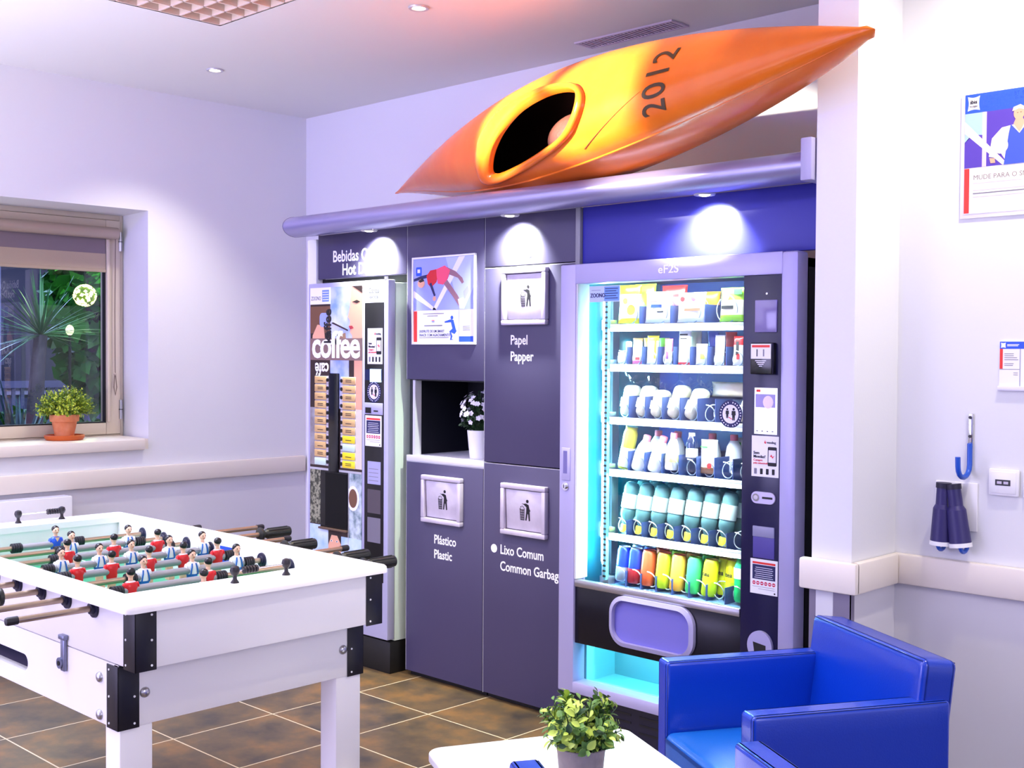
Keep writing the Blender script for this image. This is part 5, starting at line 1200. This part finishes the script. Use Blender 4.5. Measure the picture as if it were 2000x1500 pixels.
# panel radiator on the left wall behind the table
rd = thing('radiator', 'low white panel heater on the left wall behind the foosball table', 'radiator', (-6.0, 2.5, .2))
MB().box(LX+.03, LX+.10, 1.6, 2.855, .18, .715, WHITE_P, .006).build('panel', rd)
for y in (1.7, 2.7): MB().box(LX+.001, LX+.03, y, y+.05, .3, .6, WHITE_P).build('bracket', rd)
MB().box(LX+.035, LX+.095, 1.62, 2.84, .7145, .717, mat('heater_grille', (214, 216, 232), .4)).build('grille', rd)
# ================================================================== ARMCHAIRS, TABLE, PLANTS
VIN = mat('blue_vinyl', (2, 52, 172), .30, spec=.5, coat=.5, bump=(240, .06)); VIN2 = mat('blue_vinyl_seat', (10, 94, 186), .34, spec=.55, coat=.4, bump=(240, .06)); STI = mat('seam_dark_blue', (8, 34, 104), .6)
def cushion(b, x0, x1, y0, y1, z0, z1, bev, m, puff=0, T=None, seg=4):
    bm = bmesh.new(); bmesh.ops.create_cube(bm, size=1)
    for v in bm.verts: v.co = V(((x0+x1)/2+v.co.x*(x1-x0), (y0+y1)/2+v.co.y*(y1-y0), (z0+z1)/2+v.co.z*(z1-z0)))
    bmesh.ops.subdivide_edges(bm, edges=bm.edges[:], cuts=7, use_grid_fill=True)
    for v in bm.verts:
        u = (v.co.x-x0)/(x1-x0); w = (v.co.y-y0)/(y1-y0); k = (v.co.z-z0)/(z1-z0)
        f = 16*u*(1-u)*w*(1-w)
        if k > .99: v.co.z += puff*f
    es = [e for e in bm.edges if len(e.link_faces) == 2 and e.calc_face_angle(0) > .8]
    bmesh.ops.bevel(bm, geom=es, offset=bev, segments=seg, affect='EDGES', profile=.5)
    return b.bm(bm, m, True, T)
def armchair(label, loc, rz, w=.60, d=.60):
    t = thing('armchair', label, 'armchair', loc, rz, group='blue tub armchairs')
    h_ = .60; a = .068; T = None
    # local: x across, -y front
    for s_ in (-1, 1):
        b = MB(); x0, x1 = (-w/2, -w/2+a) if s_ < 0 else (w/2-a, w/2)
        cushion(b, x0, x1, -d/2, d/2-.0, .10, h_, .012, VIN)
        o = b.build('armrest', t, world=False)
        e = MB(); xx = x0+.012; 
        for xs in (x0+.004, x1-.004): e.tube([(xs, -d/2+.004, .12), (xs, -d/2+.004, h_-.010), (xs, -d/2+.012, h_-.003), (xs, d/2-.012, h_-.003)], 0.0014, STI, 6)
        e.build('seam', o, world=False)
    b = MB(); yb = d/2-.105
    TT = Matrix.Translation((0, d/2-.05, .40)) @ Matrix.Rotation(rad(-7), 4, 'X') @ Matrix.Translation((0, -(d/2-.05), -.40))
    cushion(b, -w/2+.020, w/2-.020, yb, d/2, .30, .700, .018, VIN, T=TT)
    cushion(b, -w/2+.020, w/2-.020, d/2-.085, d/2-.004, .10, .42, .012, VIN)
    o = b.build('backrest', t, world=False)
    e = MB(); e.tube([TT @ V(p) for p in ((-w/2+.030, yb+.003, .695), (w/2-.030, yb+.003, .695))], 0.0014, STI, 6).tube([TT @ V(p) for p in ((-w/2+.030, d/2-.006, .695), (w/2-.030, d/2-.006, .695))], 0.0014, STI, 6)
    e.build('seam', o, world=False)
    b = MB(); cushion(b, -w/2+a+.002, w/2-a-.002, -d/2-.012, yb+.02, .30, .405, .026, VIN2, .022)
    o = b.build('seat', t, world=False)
    MB().tube([(-w/2+a+.012, -d/2-.009, .386), (w/2-a-.012, -d/2-.009, .386)], .0018, STI, 6).build('seam', o, world=False)
    MB().box(-w/2+a, w/2-a, -d/2+.012, d/2-.08, .12, .30, VIN, .006).build('front_apron', t, world=False)
    for x in (-w/2+.05, w/2-.05):
        for y in (-d/2+.05, d/2-.05): MB().cyl((x, y, 0), (x, y, .105), .016, ALU, .022).build('leg', t, world=False)
    return t
armchair('blue vinyl armchair beside the vending machine facing the table', (-1.672, 2.838, 0), rad(-30.4), .595, .555)
armchair('nearest blue armchair cut by the bottom edge with only armrests showing', (-1.372, 1.925, 0), rad(-121.3), .595, .555)
tb = thing('coffee_table', 'low white square table with rounded corners between the armchairs', 'table', (-1.90, 2.165, 0), rad(-26.5))
TW = mat('table_top_white', (244, 242, 240), .3, spec=.5)
h2 = .285
b = MB(); bm = bmesh.new()
b.poly(rrect(-h2, -h2, h2, h2, .045, 8), .026, TW, Matrix.Translation((0, 0, .424)))
o = b.build('table_top', tb, world=False)
bv = o.modifiers.new('soft_edge', 'BEVEL'); bv.width = .006; bv.segments = 3; bv.limit_method = 'ANGLE'
MB().cyl((0, 0, .02), (0, 0, .424), .035, ALU, n=24).build('pedestal', tb, world=False)
MB().lathe([(0, .03), (.03, .03), (.19, .012), (.2, .006), (.2, 0)], ALU, n=36).build('base', tb, world=False)

# ---- plants
SOIL = mat('potting_soil', (40, 30, 24), .9, noise=(60, (20, 16, 14), .2))
LV1 = mat('leaf_variegated_light', (176, 200, 84), .45); LV2 = mat('leaf_mid_green', (92, 132, 58), .45); LV3 = mat('leaf_dark_green', (44, 74, 40), .45)
def leaf(b, p, d, up, ln, wd, m, fold=.25):
    d = d.normalized(); sd = d.cross(up).normalized() if d.cross(up).length > 1e-4 else d.orthogonal(); nn = sd.cross(d)
    pr = [(0, .08), (.25, .75), (.5, 1), (.78, .72), (1, 0.02)]; vs = []
    for t, w in pr: c = p+d*ln*t-nn*ln*.15*t*t; vs += [c-sd*wd*w*.5+nn*wd*fold*w*.5, c, c+sd*wd*w*.5+nn*wd*fold*w*.5]
    b.add(vs, [q for i in range(4) for q in ([i*3, i*3+1, i*3+4, i*3+3], [i*3+1, i*3+2, i*3+5, i*3+4])], m, True)
def leafy(t, centre, base, rr, nst, seed, mats, lsz, stem, name='foliage', tip=.75, dens=9, zmin=-.25, sub=None):
    rnd = random.Random(seed); b = MB(); st = MB()
    for i in range(nst):
        while True:
            d = V((rnd.gauss(0, 1), rnd.gauss(0, 1), rnd.gauss(0, 1))).normalized()
            if d.z > zmin: break
        k = rnd.uniform(.75, 1.06)
        end = V(centre)+V((d.x*rr[0], d.y*rr[1], d.z*rr[2]))*k
        s0 = V(base)+V((d.x*.012, d.y*.012, 0)); mid = (s0+end)*.5+V((0, 0, rr[2]*.12))
        pts = [s0*(1-u)**2+mid*2*u*(1-u)+end*u*u for u in [q/6 for q in range(7)]]
        st.tube(pts, .0012, stem, 4)
        for j in range(dens):
            u = .38+.62*j/(dens-1); p = s0*(1-u)**2+mid*2*u*(1-u)+end*u*u
            a = rnd.uniform(0, 2*pi); out = (end-mid).normalized(); side = out.orthogonal().normalized(); side.rotate(Matrix.Rotation(a, 3, out))
            dd = (side*1.0+out*rnd.uniform(.3, 1.1)+V((0, 0, .2)))
            s_ = lsz*rnd.uniform(.7, 1.2)*(1 if j < dens-1 else .8)
            leaf(b, p, dd, out, s_, s_*.62, mats[min(len(mats)-1, int(rnd.random()**1.2*len(mats)))], .35)
    st.build('stems', t); b.build(name, t)
pt = thing('potted_plant', 'bushy variegated plant in grey pot on the white table', 'plant', (-1.79, 2.09, .45))
PX, PYY = -1.792, 2.088
CONC = mat('pot_concrete', (134, 124, 124), .7, noise=(30, (112, 102, 104), .3), bump=(80, .1))
MB().lathe([(0, .0), (.044, .0), (.048, .01), (.056, .095), (.0585, .110), (.0565, .112), (.053, .104), (.051, .095), (0, .094)], CONC, (PX, PYY, .450), 36).build('pot', pt)
MB().lathe([(0, .0955), (.0515, .0955)], SOIL, (PX, PYY, .450), 24).build('soil', pt)
leafy(pt, (PX+.004, PYY, .612), (PX, PYY, .545), (.092, .092, .078), 96, 11, [LV1, LV2, LV2, LV3, LV1], .026, LV3, dens=8, zmin=-.45)
# thyme-like plant on the window sill
wpz = .990
pw_ = thing('potted_plant', 'feathery yellow green plant in terracotta pot on the window sill', 'plant', (-6.28, 2.96, wpz))
TERR = mat('terracotta', (206, 110, 56), .7, noise=(16, (220, 150, 110), .25), bump=(60, .15)); TERR2 = mat('terracotta_saucer', (196, 92, 36), .5)
ox, oy = -6.285, 2.955
MB().lathe([(0, 0), (.095, 0), (.104, .012), (.106, .026), (.102, .027), (.098, .014), (0, .012)], TERR2, (ox, oy, wpz), 36).build('saucer', pw_)
MB().lathe([(0, .012), (.048, .012), (.066, .100), (.076, .101), (.079, .138), (.074, .140), (.070, .134), (.066, .124), (0, .124)], TERR, (ox, oy, wpz), 36).build('pot', pw_)
MB().lathe([(0, .126), (.067, .126)], SOIL, (ox, oy, wpz), 24).build('soil', pw_)
TH1 = mat('thyme_yellow_green', (190, 206, 60), .5); TH2 = mat('thyme_green', (126, 160, 46), .5); TH3 = mat('thyme_dark', (86, 112, 40), .5)
leafy(pw_, (ox+.01, oy, wpz+.165), (ox, oy, wpz+.126), (.10, .165, .125), 330, 5, [TH1, TH1, TH2, TH3], .016, TH2, dens=9, zmin=-.22)
# white flowering plant in the niche
nx, ny, nz = -3.742, 3.66, 1.0125
pn = thing('potted_plant', 'white flowering plant in white pot inside the cabinet niche', 'plant', (nx, ny, nz))
MB().lathe([(0, 0), (.043, 0), (.046, .004), (.058, .125), (.055, .126), (.050, .112), (0, .110)], WHITE_P, (nx, ny, nz), 36).build('pot', pn)
leafy(pn, (nx, ny, nz+.185), (nx, ny, nz+.11), (.088, .088, .105), 80, 9, [LV3, LV3, mat('leaf_deep', (30, 60, 36), .5)], .018, LV3, dens=9, zmin=-.35)
rnd = random.Random(4); PET = mat('petal_white', (232, 230, 236), .5)
for i in range(110):
    m = MB(); d = V((rnd.gauss(0, 1), rnd.gauss(0, 1), rnd.gauss(0, 1))).normalized()
    if d.z < -.4: continue
    p = V((nx, ny, nz+.19))+V((d.x*.095, d.y*.095, d.z*.112))*rnd.uniform(.85, 1.03); a = d.orthogonal().normalized()
    for k in range(5):
        q = a.copy(); q.rotate(Matrix.Rotation(2*pi*k/5, 3, d)); leaf(m, p, q+d*.35, d, .013, .011, PET, .1)
    m.build('flower', pn)
